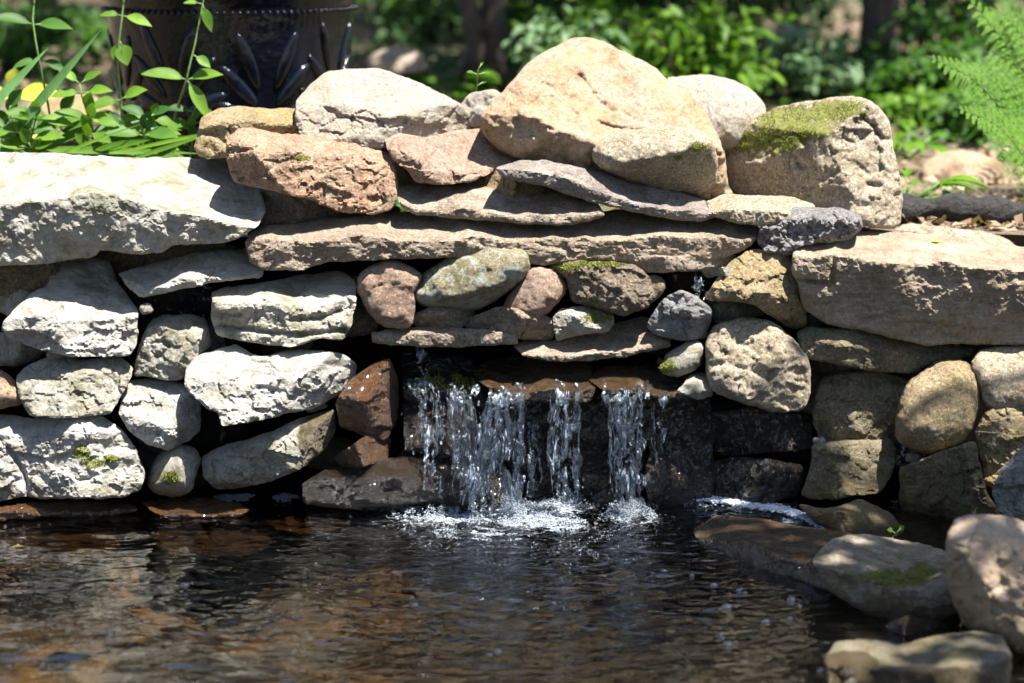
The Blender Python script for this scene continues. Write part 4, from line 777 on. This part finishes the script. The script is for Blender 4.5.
prof = [(0.02, 0.0)]+[(pot_r(z), z) for z in np.linspace(0, HZ*1.02, 14)]+[(pot_r(HZ)+.006, HZ*1.04), (pot_r(HZ)+.012, HZ*1.16), (pot_r(HZ)+.03, HZ*1.2), (pot_r(HZ)+.03, HZ*1.27), (pot_r(HZ)-.02, HZ*1.27), (pot_r(HZ)-.03, HZ*1.1), (0.02, HZ*1.1)]
an = np.linspace(0, 2*math.pi, 72, endpoint=False); Vp = np.array([(r*math.cos(a), r*math.sin(a), z) for r, z in prof for a in an])
Fp = [(i*72+j, i*72+(j+1) % 72, (i+1)*72+(j+1) % 72, (i+1)*72+j) for i in range(len(prof)-1) for j in range(72)]
new_mesh('pot_body', Vp, Fp, M['glaze'], pot)
mb = MBd()
for k in range(110):
    a = k/110*2*math.pi; r = pot_r(HZ)+.004; mb.add(IV2*.0055+np.array([r*math.cos(a), r*math.sin(a), HZ*.985]), IF2)
mb.build('bead_band', M['glaze'], pot)
for (am, zc, sc_) in ((-150, .56, 1.1), (-112, .60, 1.2), (-66, .56, 1.2), (-24, .62, 1.1), (30, .6, 1), (80, .6, 1), (130, .6, 1), (175, .6, 1)):
    mb = MBd(); a0 = math.radians(am)
    for side in (-1, 1):
        for j in range(5):
            ang = side*(.35+j*.38); L = (.125-.010*j)*sc_
            z0 = zc*HZ-.018*j+.015; cx2 = side*.018+math.sin(ang)*L*.55; cz2 = z0-.02*j+math.cos(ang)*L*.55
            e = IV2*np.array([.014*sc_, .006, L*.5])
            ca, sa = math.cos(-ang), math.sin(-ang); e = np.stack([e[:, 0]*ca-e[:, 2]*sa, e[:, 1], e[:, 0]*sa+e[:, 2]*ca], -1)
            xx = e[:, 0]+cx2; zz = e[:, 2]+cz2; r = pot_r(zz)+.002-e[:, 1]*1.0; th = a0+xx/.29
            mb.add(np.stack([r*np.cos(th), r*np.sin(th), zz], -1), IF2)
    mb.build('relief_leaf', M['glaze'], pot)

# --- stemmed plants in front of the pot, at the left
def herb(label, pts, Y, nodes, mat='leaf', name='leafy_plant', r=.0032, cat='plant', group='leafy plants behind the left slab'):
    """pts: stem in photo positions from foot to tip; nodes: (t, [(dx,dy,len_px,wid_px,dy_depth)])"""
    W_ = P([p_[0] for p_ in pts], [p_[1] for p_ in pts], Y)
    tt = np.linspace(0, len(pts)-1, 26); k = np.arange(len(pts))
    C_ = np.stack([np.interp(tt, k, W_[:, i]) for i in range(3)], -1); C_[:, 1] += .01*np.sin(tt*2)
    foot = C_[0].copy(); foot[2] = gz(foot[0], foot[1]); 
    if C_[0][2] > foot[2]: C_ = np.vstack([foot, C_]); 
    root = empty(name, tuple(foot), label, cat, group)
    mb = MBd(); tube(mb, C_-foot, np.linspace(r, r*.55, len(C_)), 7); mb.build('stem', M['stem'], root)
    for (t, lv) in nodes:
        j = t*(len(pts)-1); q = np.array([np.interp(j, k, W_[:, i]) for i in range(3)])
        for (dx, dy, L, wd, dd) in lv:
            lf_ = Leaves(); d = np.array([dx, dd, -dy], float); d /= np.linalg.norm(d); m_ = .0023
            nrm = np.array([-.2*dx, -.75, .8]); 
            q2 = q+d*.010; lf_.leaf(q2, d, nrm, L*m_, wd*m_, droop=.22, seg=8, fold=.3, wav=.03)
            mb2 = MBd(); tube(mb2, [q-foot, (q+q2)/2-foot, q2+d*.006-foot], .0016, 5)
            o = lf_.build('leaf', M[mat], root, origin=foot); 
            st_ = mb2.build('leaf_stalk', M['stem'], o)
herb('plant with the tallest straight stem and long drooping top leaves at the far left', [(56,158),(48,110),(40,60),(33,20),(34,-15)], .50, [(.72, [(-1,-.4,40,13,-.3),(1,-.1,36,14,-.2)]), (.9, [(-1,-.7,30,12,.2),(1,-.6,34,13,.1)]), (.5,[(-1,.1,22,9,-.3),(1,.25,24,10,-.2)]), (.2,[(1,-.3,30,16,-.3),(-1,-.4,28,15,0)])], mat='leafmid')
herb('slim plant with small paired leaves left of the pot', [(119,160),(121,110),(118,60),(122,20),(124,-15)], .52, [(.62, [(.4,1,18,17,-.4),(-.3,1,14,12,-.3)]), (.78, [(1,.15,26,12,-.2),(-1,-.2,18,9,0)]), (.3, [(1,-.6,30,14,-.3),(-1,.1,26,14,-.3)]), (.2, [(1,.5,30,15,-.3),(-1,-.3,28,15,0)]), (.92, [(-.7,-.8,16,7,0),(.9,-.5,20,8,0)])])
herb('plant with a leaning stem and broad pale leaves in front of the pot', [(166,146),(176,110),(187,80),(195,45),(205,-12)], .48, [(.5, [(-1,-.35,42,15,-.1),(.7,1,34,13,-.3),(1,-.35,34,14,-.1)]), (.93, [(.4,1,20,10,-.2),(-.9,-.2,14,6,-.1)]), (.68,[(1,.5,16,10,-.3)])], mat='leaf')
herb('low bushy plant with ragged light leaves between the two slim stems', [(92,162),(92,130),(84,100),(80,84)], .46, [(.25, [(1,-.3,34,18,-.4),(-1,-.3,34,18,-.4)]), (.5, [(1,.2,30,14,-.3),(-1,.15,26,13,-.3),(.2,-1,26,14,-.3)]), (.8, [(1,-.3,30,12,-.3),(-1,-.1,26,12,-.2)]), (1., [(-.8,-.7,22,10,0),(.8,-.6,22,10,0)])], mat='leaf')
herb('low plant with broad green leaves at the foot of the pot', [(140,162),(142,140),(148,118)], .44, [(.2, [(1,.0,44,18,-.4),(-1,-.1,42,20,-.4)]), (.6, [(1,-.2,34,15,-.3),(-1,-.3,34,16,-.3),(.3,-1,28,14,-.2)]), (1., [(.8,-.5,24,11,0),(-.8,-.5,26,12,0)])], mat='leafmid')
herb('broad leaved dark green seedling just above the left slab', [(60,162),(62,140),(60,118)], .46, [(.2, [(1,-.1,44,24,-.4),(-1,-.1,42,24,-.4)]), (.7, [(1,-.5,38,20,-.3),(-1,-.3,36,20,-.3)]), (1., [(.5,-.9,28,15,0)])], mat='leafmid')
herb('broad leaved green seedling at the left edge above the slab', [(10,160),(12,138),(8,112)], .5, [(.2, [(1,-.1,44,24,-.4),(-1,-.1,42,24,-.4)]), (.7, [(1,-.4,38,20,-.3),(-1,-.3,36,20,-.3)]), (1., [(.5,-.9,28,15,0)])], mat='leafmid')
# yellow leaf plant
herb('plant with large soft yellow green leaves at the left edge', [(8,150),(10,120),(14,92)], .70, [(.9, [(1,-.25,52,24,-.2),(-1,-.2,50,26,-.2)]), (.5, [(1,.3,44,22,-.2),(-1,.2,40,22,-.2)]), (1., [(.1,-1,26,18,0)])], mat='leafyellow')
# strap blades
root_p = P(20, 165, .42); root_p[2] = gz(root_p[0], root_p[1])
rt = empty('iris_plant', tuple(root_p), 'clump of long blue green strap leaves at the far left, crossing the other plants', 'plant')
for (x0, y0, x1, y1, wd, dr) in ((0,150,101,30,15,0), (-30,130,48,48,14,0), (-10,172,40,112,16,0), (30,168,140,118,5,.05), (130,160,214,132,7,-.0), (120,152,232,128,6,.0), (-20,110,30,165,12,0), (20,150,200,150,12,.02), (95,150,150,140,12,.0)):
    a_ = P(x0, y0, .40); c_ = P(x1, y1, .40+random.uniform(-.05, .05)); L = np.linalg.norm(c_-a_)
    lf_ = Leaves(); lf_.leaf(a_, c_-a_, (0, -.85, .5), L, wd*.0016, droop=dr, seg=14, fold=.35, shape=.4)
    lf_.build('leaf', M['leafblue' if wd > 12 else 'leaf'], rt, origin=root_p)
def clump(name, label, c_, n_, L, W_, mat, cat='plant', group=None, spread=1., up=.7, h=.02, seed=1, stems=True):
    """a low rosette of arching leaves on the ground"""
    rr = random.Random(seed); c_ = np.array(c_, float); root = empty(name, tuple(c_), label, cat, group)
    lf_ = Leaves(); mb = MBd()
    for k in range(n_):
        a = rr.uniform(0, 6.283); e = rr.uniform(.15, up); d = np.array([math.cos(a)*spread, math.sin(a)*spread, e+.1])
        s_ = rr.uniform(.6, 1.1); b0 = c_+np.array([math.cos(a), math.sin(a), 0])*L*.15
        q = b0+d/np.linalg.norm(d)*L*s_*.7+np.array([0, 0, h])
        tube(mb, [c_-c_, (b0+q)/2-c_+np.array([0, 0, .01]), q-c_], .0025, 5)
        lf_.leaf(q, d*np.array([1, 1, .5]), (d[0]*-.5, d[1]*-.5-.2, 1), L*s_, W_*s_, droop=.45, seg=7, fold=.25, wav=.04)
    lf_.build('foliage', M[mat], root, origin=c_); mb.build('stem', M['stem'], root)
    return root
def at(x, y):      # point on the garden ground seen at a photo position
    Y = 2.
    for _ in range(12):
        z = gz(float(P(x, y, Y)[0]), Y); q = PZ(x, y, z); Y = float(np.clip(q[1], .4, 30))
    return np.array([float(P(x, y, Y)[0]), Y, gz(float(P(x, y, Y)[0]), Y)])
clump('leafy_clump', 'bright green broad leaved clump in sun between the pot and the dark tree stems', at(446, 104), 22, .15, .11, 'leaf', group='clumps of leaves in the garden', seed=4, up=1.2)
clump('leafy_clump', 'light green strappy clump growing right beside the moss topped boulder', at(902, 212), 16, .12, .035, 'fern', group='clumps of leaves in the garden', seed=5, up=.9)
clump('leafy_clump', 'upright pair of pointed light leaves just above the shoulder of the moss topped boulder', at(888, 168), 8, .12, .045, 'leaf', group='clumps of leaves in the garden', seed=6, up=2.2)
clump('leafy_clump', 'light green starry rosette to the right of the moss topped boulder', at(908, 160), 14, .13, .04, 'fern', group='clumps of leaves in the garden', seed=7, up=.9)
clump('leafy_clump', 'pale low rosette on the ground in front of the far garden stone', at(925, 213), 12, .08, .05, 'leafpale', group='clumps of leaves in the garden', seed=8, up=.4)
clump('leafy_clump', 'tiny sprig of leaves growing at the ridge between the two biggest boulders', at(482, 96), 8, .05, .02, 'leaf', group='clumps of leaves in the garden', seed=9, up=1.5)
for k, (x_, y_, L_, m__, lab) in enumerate(((35,158,40,'leaf','dense light green seedling cluster just above the left slab near the edge'),(92,160,36,'leaf','dense bright seedling cluster above the middle of the left slab'),(150,158,34,'leaf','bright low leaves hugging the foot of the pot above the slab'),(190,150,28,'leafmid','small leafy tuft between the pot and the tan stone'),(120,158,40,'leafpale','pale green seedling cluster in front of the left side of the pot'),(5,156,40,'leafmid','mid green leaf cluster at the very left edge above the slab'))):
    fd_ = random.Random(60+k); nd = [(t_, [(sd*1., -fd_.uniform(-.3, .7), L_*fd_.uniform(.6, 1), L_*.42*fd_.uniform(.7, 1.1), fd_.uniform(-.5, .3)) for sd in (-1, 1)]+[(fd_.uniform(-.5, .5), -.8, L_*.6, L_*.3, -.3)]) for t_ in (.15, .35, .55, .75, 1.)]
    herb(lab, [(x_, y_+6), (x_+fd_.uniform(-6, 6), y_-16), (x_+fd_.uniform(-10, 10), y_-38)], .40+.03*k, nd, mat=m__)
# small sprout on the wall
herb('thin lone sprout with a forked tip behind the left shoulder of the largest boulder', [(474,100),(477,86),(478,70)], .34, [(.85, [(1,-.3,8,4,0),(-1,-.4,7,4,0)]), (1., [(.6,-1,6,3,0)]), (.5,[(1,-.6,6,3,0)])], name='sprout', r=.0018, cat='sprout', group=None)
herb('tiny green seedling rooted between the ledge stones at the right', [(892,541),(895,537),(896,534)], -.30, [(1., [(.5,-.8,7,6,-.2),(-.8,-.6,6,5,-.2)])], name='seedling', r=.001, cat='seedling', group=None)

# fern at the right
def fern(label, foot, fronds, seed):
    foot = np.array(foot); root = empty('fern', tuple(foot), label, 'fern', 'ferns at the right edge'); rr = random.Random(seed)
    for (pp, Y0, Y1) in fronds:
        n_ = 22; k = np.arange(len(pp)); tt = np.linspace(0, len(pp)-1, n_)
        xs_ = np.interp(tt, k, [q[0] for q in pp]); ys_ = np.interp(tt, k, [q[1] for q in pp])
        C_ = P(xs_, ys_, np.linspace(Y0, Y1, n_)); 
        for _ in range(3): C_[1:-1] = (C_[:-2]+C_[1:-1]*2+C_[2:])/4
        mb = MBd(); tube(mb, np.vstack([foot, C_])-foot, np.linspace(.003, .0008, n_+1), 5); 
        lf_ = Leaves(); L0 = .115
        for i in range(1, n_-1):
            t = i/(n_-1); T = C_[i+1]-C_[i-1]; T /= np.linalg.norm(T)
            side = np.cross(T, np.array([0, -.75, .65])); side /= np.linalg.norm(side)
            L = L0*(math.sin(math.pi*min(1, t*.85+.15))**.7)*(1.12-t*.75)
            for s_ in (-1, 1):
                d = side*s_+T*.45; d /= np.linalg.norm(d); m_ = 8
                for j in range(m_):
                    u = (j+.5)/m_; q = C_[i]+d*L*u-np.array([0, 0, .3])*L*u*u*.5
                    pl = L*.20*(1.05-u)+.003
                    for s2 in (-1, 1):
                        e = d*.75+np.cross(d, np.array([0, -.75, .65]))*s2; 
                        lf_.leaf(q, e, (0, -.75, .65), pl, .0038+pl*.12, droop=.1, seg=2, fold=.1, rnd=(.35+.65*rr.random()))
        fr_ = mb.build('frond', M['stem'], root); lf_.build('leaflets', M['fern'], fr_, origin=foot)
f0 = P(1075, 190, 1.0); f0[2] = gz(f0[0], f0[1])
fern('bright green fern arching in from the right edge above the garden stone', f0, [([(1070,175),(1020,130),(975,78),(928,56)], .95, .80), ([(1070,190),(1030,165),(1000,125),(956,107)], .92, .72), ([(1072,170),(1040,100),(1005,40),(960,-10)], 1., .85), ([(1072,180),(1060,110),(1035,50),(1000,10)], 1., .9), ([(1080,180),(1075,120),(1050,60),(1030,-20)], 1.05, 1.), ([(1072,180),(1045,150),(1020,90),(985,50)], 1.08, 1.12)], 3)
f1 = P(1090, 160, 1.5); f1[2] = gz(f1[0], f1[1])
fern('second darker fern standing behind the bright one at the right edge', f1, [([(1085,140),(1040,95),(1000,70),(955,70)], 1.5, 1.4), ([(1085,140),(1050,60),(1010,15),(975,20)], 1.5, 1.45), ([(1088,150),(1060,130),(1030,120),(990,140)], 1.5, 1.3)], 5)

# far garden stones, black log
S('garden_stone', 'low mottled tan garden stone lying on the mulch right of the moss topped boulder', [(918,198),(922,165),(940,152),(965,148),(990,156),(1010,166),(1022,190),(1014,204),(960,207),(930,206)], 1.35, .25, 'tan', er=22, tilt=.8, lf=.03, group='garden stones behind the wall')
S('garden_stone', 'small brown garden stone at the right edge on the mulch', [(1005,212),(1015,196),(1040,190),(1060,200),(1060,216)], 1.1, .15, 'yellowtan', er=10, tilt=.5, group='garden stones behind the wall')
S('garden_stone', 'blue grey rock in the shade far behind the pale rounded boulder', [(760,75),(765,40),(785,22),(805,30),(822,60),(822,80),(790,86)], 4.2, .5, 'bluegrey', er=16, tilt=.5, lf=.05, group='garden stones behind the wall')
S('garden_stone', 'pale flat garden stone on the leaf litter between the pot and the tree stems', [(362,64),(375,50),(400,46),(425,56),(428,70),(395,76)], 3.4, .5, 'brown', er=8, tilt=1.2, lf=.03, group='garden stones behind the wall')
S('garden_stone', 'brown stone on the mulch left of the pot behind the seedlings', [(20,110),(45,95),(85,92),(112,104),(114,125),(60,130)], 1.9, .3, 'yellowtan', er=10, tilt=1.2, lf=.03, group='garden stones behind the wall')
a_ = P(892, 222, .50); c_ = P(1120, 226, .55); a_[2] = gz(a_[0], a_[1])+.030; c_[2] = gz(c_[0], c_[1])+.030
mb = MBd(); tt = np.linspace(0, 1, 40); pts = a_+(c_-a_)*tt[:, None]; pts[:, 2] += .008*np.sin(tt*9); tube(mb, pts, .030+.006*np.sin(tt*31)+.005*np.cos(tt*17), 14)
tag(mb.build('log', M['log'], origin=a_), 'black rough log lying on the ground behind the right hand cap slab', 'log')
# a hose like coil of black pond liner edge is left out: nothing of it can be told apart

# shrubs and trees
def shrub(label, c_, r, h, n_, L, W_, mat, seed, name='shrub', group='shrubs behind the wall', lift=.05):
    rr = random.Random(seed); c_ = np.array(c_, float); root = empty(name, tuple(c_), label, 'shrub', group)
    mb = MBd(); tips = []
    for k in range(9):
        a = rr.uniform(0, 6.283); q = rr.uniform(.2, .85); e = np.array([math.cos(a)*r*q, math.sin(a)*r*q, h*rr.uniform(.5, .95)])
        p_ = [np.zeros(3), e*np.array([.3, .3, .5])+rnd3(rr)*.02, e]; tube(mb, p_, np.array([.010, .007, .003])*(1+h), 5); tips.append(e)
    mb.build('branches', M['bark'], root)
    lf_ = Leaves(); cl = [np.array([rr.gauss(0, .42)*r, rr.gauss(0, .42)*r, h*rr.uniform(.12, .95)]) for _ in range(int(10+n_/28))]
    for k in range(n_):
        q = cl[rr.randrange(len(cl))]+rnd3(rr)*np.array([.16*r, .16*r, .10*h])+0; q[2] = max(lift*h, q[2])
        d = rnd3(rr)*.8+np.array([q[0]/r, q[1]/r-.3, .2]); lf_.leaf(c_+q, d, np.array([0, -.3, 1])+rnd3(rr)*.35, L*rr.uniform(.6, 1.2), W_*rr.uniform(.7, 1.1), droop=.3, seg=3, fold=.2)
    lf_.build('foliage', M[mat], root, origin=c_)
def gp(px, Y): 
    x = float(P(px, 60, Y)[0]); return (x, Y, gz(x, Y))
SH = [
 ('dark green bush behind the forked stems left of the largest boulder', gp(540, 4.6), .34, .40, 900, .07, .035, 'leafdark'),
 ('dark bush hanging over the left forked stems', gp(430, 6.4), .4, .34, 600, .08, .04, 'leafdark'),
 ('pale blue green bush right above the left shoulder of the largest boulder', gp(560, 3.2), .20, .32, 380, .08, .03, 'leafpale'),
 ('bright green low bush straight behind the peak of the largest boulder', gp(612, 3.6), .30, .34, 620, .09, .035, 'leaf'),
 ('sunlit long leaved bush above the right shoulder of the largest boulder', gp(680, 3.3), .34, .36, 620, .11, .035, 'leaf'),
 ('mid green bush standing behind the sunlit long leaved bush', gp(650, 5.2), .7, .75, 1100, .10, .045, 'leafmid'),
 ('dark green low bush behind the pale rounded boulder', gp(735, 3.6), .22, .22, 420, .07, .035, 'leafmid'),
 ('small leaved bush with round pale leaves in front of the dark tree stems', gp(803, 3.6), .2, .24, 520, .045, .035, 'leafpale'),
 ('dark bush left of the dark tree stems', gp(790, 7.2), .5, .5, 900, .08, .04, 'leafdark'),
 ('dark bush right of the dark tree stems', gp(945, 5.6), .4, .45, 900, .08, .04, 'leafdark'),
 ('mid green bush half in shade between the dark stems and the fern', gp(930, 3.2), .22, .22, 520, .08, .04, 'leafmid'),
 ('mid green bush behind the ferns at the right edge', gp(1020, 3.6), .32, .34, 800, .09, .04, 'leafmid'),
 ('low green bush on the mulch just left of the bright fern', gp(985, 2.5), .20, .13, 420, .07, .035, 'leafmid'),
 ('low sunlit bush at the right behind the far garden stone', gp(940, 2.7), .18, .11, 380, .06, .03, 'leaf'),
 ('low dark bush at the foot of the fanning dark stems', gp(872, 3.9), .34, .16, 520, .07, .04, 'leafdark'),
 ('bush at the upper left edge behind the stemmed plants', gp(10, 4.6), .3, .3, 600, .08, .04, 'leafmid'),
 ('loose bush showing between the far left stems and the pot', gp(95, 5.6), .3, .26, 420, .08, .04, 'leafmid'),
 ('low green bush right of the pot on the leaf litter', gp(405, 8.0), .5, .3, 500, .08, .04, 'leafmid')]
for k, s_ in enumerate(SH): shrub(*s_, seed=20+k)

def tree(label, c_, stems, h, r, n_, seed, mat='leafmid', cz=None, ls=.10, group='trees behind the wall'):
    rr = random.Random(seed); c_ = np.array(c_, float); root = empty('tree', tuple(c_), label, 'tree', group); ends = []
    for (dx, dy, hh, rad) in stems:
        mb = MBd(); n2_ = 14; t = np.linspace(0, 1, n2_); sd = rr.random()*9
        pts = np.stack([dx*t+.05*np.sin(t*5+sd), dy*t+.05*np.cos(t*4+sd), hh*t], -1); pts[0] = [.04*np.sign(dx), 0, -.03]
        tube(mb, pts, rad*(1-.6*t)*(1+.5*np.exp(-t*14)), 10); trunk = mb.build('trunk', M['bark'], root)
        for j in range(7):
            i = rr.randrange(6, n2_); p0 = pts[i]; a = rr.uniform(0, 6.283); L = r*rr.uniform(.5, .95); e = p0+np.array([math.cos(a)*L, math.sin(a)*L, L*rr.uniform(.2, .7)])
            mid_ = (p0+e)/2+np.array([0, 0, .1*L]); mb2 = MBd(); tube(mb2, [p0, mid_, e], np.array([rad*.35, rad*.22, .006]), 6); mb2.build('branch', M['bark'], trunk); ends += [e, mid_, (e+mid_)/2]
    lf_ = Leaves()
    for k in range(n_):
        q = ends[rr.randrange(len(ends))]+rnd3(rr)*r*.17
        lf_.leaf(c_+q, rnd3(rr), np.array([0, 0, 1])+rnd3(rr)*.5, ls*rr.uniform(.6, 1.2), ls*.5, droop=.3, seg=2, fold=.2)
    lf_.build('crown', M[mat], root, origin=c_)
tree('tree with several dark stems fanning up from one base above the moss topped boulder', gp(868, 4.3), [(-.28,.1,2.6,.040),(-.10,.05,2.7,.045),(.06,-.05,2.8,.055),(.30,.1,2.6,.045),(.55,.1,2.5,.03)], 2.6, 1.7, 9000, 1, 'leafdark', ls=.12)
tree('dark tree with a forked leaning trunk left of the largest boulder', gp(478, 3.7), [(-.30,.05,2.6,.036),(.10,.1,2.8,.045)], 2.7, 1.3, 4000, 2, 'leafdark', ls=.12)
tree('slim dark tree behind the pale rounded boulder', gp(742, 5.6), [(-.1,.1,3.2,.05)], 3, 1.7, 6000, 3, 'leafdark', ls=.12)
tree('tree behind the bushes at the upper left', gp(40, 7.5), [(.2,.1,3.4,.07)], 3, 1.6, 4000, 4, 'leafdark', ls=.13)
tree('tree behind the pot', gp(300, 8.5), [(-.2,.1,3.4,.08)], 3, 1.7, 4200, 5, 'leafdark', ls=.13)
tree('tree behind the bright bushes above the largest boulder', gp(610, 8.0), [(.2,.1,3.4,.07)], 3, 1.6, 4200, 6, 'leafdark', ls=.13)
# far wood, read as one mass
lf_ = Leaves(); rr = random.Random(77)
WP = np.array([(rr.uniform(-7, 7), rr.uniform(9.5, 14), .5+3.4*rr.random()**1.2) for k in range(15000)]); WN = fbm(WP*np.array([1.1, .8, 1.5]), 12, 2)
for k in range(15000):
    x, y, z = WP[k]
    if WN[k] < -.12: continue
    lf_.leaf((x, y, z), rnd3(rr), np.array([0, -.2, 1])+rnd3(rr)*.5, .2*rr.uniform(.6, 1.2), .1, droop=.3, seg=2, fold=.2)
tag(lf_.build('far_woodland', M['leafmid']), 'mass of blurred green woodland foliage far behind the garden', 'woodland', kind='stuff')
xs_ = np.linspace(-40, 40, 60); ys_ = np.linspace(15, 40, 20)
V, Fq = grid_mesh(xs_, ys_, lambda X, Y: .3+(Y-15)*.45+.4*fbm(np.stack([X*.5, Y*.5, 0*X], -1), 8, 3))
tag(new_mesh('hills', V, Fq, plain('wooded_hill', (.02, .035, .012), .95, (.05, .075, .02), 1.2, .1)), kind='structure')
# leaf litter and ground cover
lf_ = Leaves(); rr = random.Random(5)
LP = np.array([(rr.uniform(-.35, .35), .42+9*rr.random()**1.5) for k in range(7000)]); LP[:, 0] *= LP[:, 1]+4; LZ = ground_z(LP[:, 0], LP[:, 1])
for k in range(7000):
    x, y = LP[k]; z = LZ[k]+.006
    lf_.leaf((x, y, z), (rr.uniform(-1, 1), rr.uniform(-1, 1), rr.uniform(-.1, .4)), np.array([0, 0, 1])+rnd3(rr)*.4, .045*rr.uniform(.5, 1.2), .028, droop=.1, seg=2, fold=.3)
tag(lf_.build('leaf_litter', M['litter']), 'dry brown leaves scattered over the garden soil', 'leaf litter', kind='stuff')
lf_ = Leaves()
LP = np.array([(rr.uniform(-.35, .35), .8+10*rr.random()**1.4) for k in range(9000)]); LP[:, 0] *= LP[:, 1]+4; LZ = ground_z(LP[:, 0], LP[:, 1])
LN = fbm(np.c_[LP[:, 0]*1.6, LP[:, 1], 0*LZ], 44, 3)
for k in range(9000):
    x, y = LP[k]; z = LZ[k]
    if LN[k] < -.02: continue
    lf_.leaf((x, y, z), (rr.uniform(-1, 1), rr.uniform(-1, 1), rr.uniform(.4, 1.6)), np.array([0, -.3, 1])+rnd3(rr)*.3, .06*rr.uniform(.5, 1.4), .025, droop=.3, seg=2, fold=.3)
tag(lf_.build('ground_cover', M['leafmid']), 'low green ground cover growing in patches over the garden soil', 'ground cover', kind='stuff')

# tree beside the pond whose outer branch dapples the lower right stones
def bank_tree():
    rr = random.Random(91); foot = np.array([2.75, -.7, float(bed_z(np.array([2.75]), np.array([-.7]))[0])])
    root = empty('tree', tuple(foot), 'tree on the right bank of the pond with thin leaves over the lower right stones', 'tree')
    mb = MBd(); p_ = np.array([[0, 0, -.1], [-.02, .02, .9], [-.1, 0, 1.9], [-.2, -.05, 3.1], [-.25, 0, 4.2]]); tube(mb, p_, np.array([.09, .075, .065, .05, .02]), 12); tk = mb.build('trunk', M['bark'], root)
    lf_ = Leaves(); S_ = np.array(SUN)
    for k in range(32):
        h_ = rr.uniform(2.9, 3.6); tgt = np.array([rr.uniform(.42, 1.22), rr.uniform(-1.15, -.10), .2]); e = tgt+S_/S_[2]*h_
        p0 = foot+p_[3]*rr.uniform(.75, 1.15); mid = (p0+e)/2+np.array([0, 0, .12]); mb = MBd(); tube(mb, [p0-foot, mid-foot, e-foot], np.array([.02, .012, .004]), 6); mb.build('branch', M['bark'], tk)
        for j in range(24):
            lf_.leaf(e+np.array([rr.gauss(0, .09), rr.uniform(-.12, .08), rr.gauss(0, .05)]), rnd3(rr), np.array([0, 0, 1])+rnd3(rr)*.4, .085*rr.uniform(.7, 1.2), .05, droop=.2, seg=3, fold=.2)
    lf_.build('crown', M['leafmid'], root, origin=foot)
bank_tree()

for (x, y, Y, lab, zoff) in ((931,243,None,'small yellow fallen leaf on the sunlit top of the right hand cap slab', 0), (12,547,0,'small yellow leaf floating on the pond at the far left', 1), (735,549,None,'tiny yellow leaf bit on the wet red brown ledge', 0), ):
    if zoff: c_ = PZ(x, y, .004)
    else:
        dg = bpy.context.evaluated_depsgraph_get(); d_ = Vector(P(x, y, 0)-CAM).normalized(); h_ = sc.ray_cast(dg, Vector(CAM), d_); c_ = np.array(h_[1])+np.array([0, 0, .003])
    lf_ = Leaves(); lf_.leaf(c_, (1, .3, .05), (0, -.2, 1), .022, .012, droop=.05, seg=4, fold=.3)
    tag(lf_.build('fallen_leaf', M['leafyellow'], origin=c_), lab, 'fallen leaf')
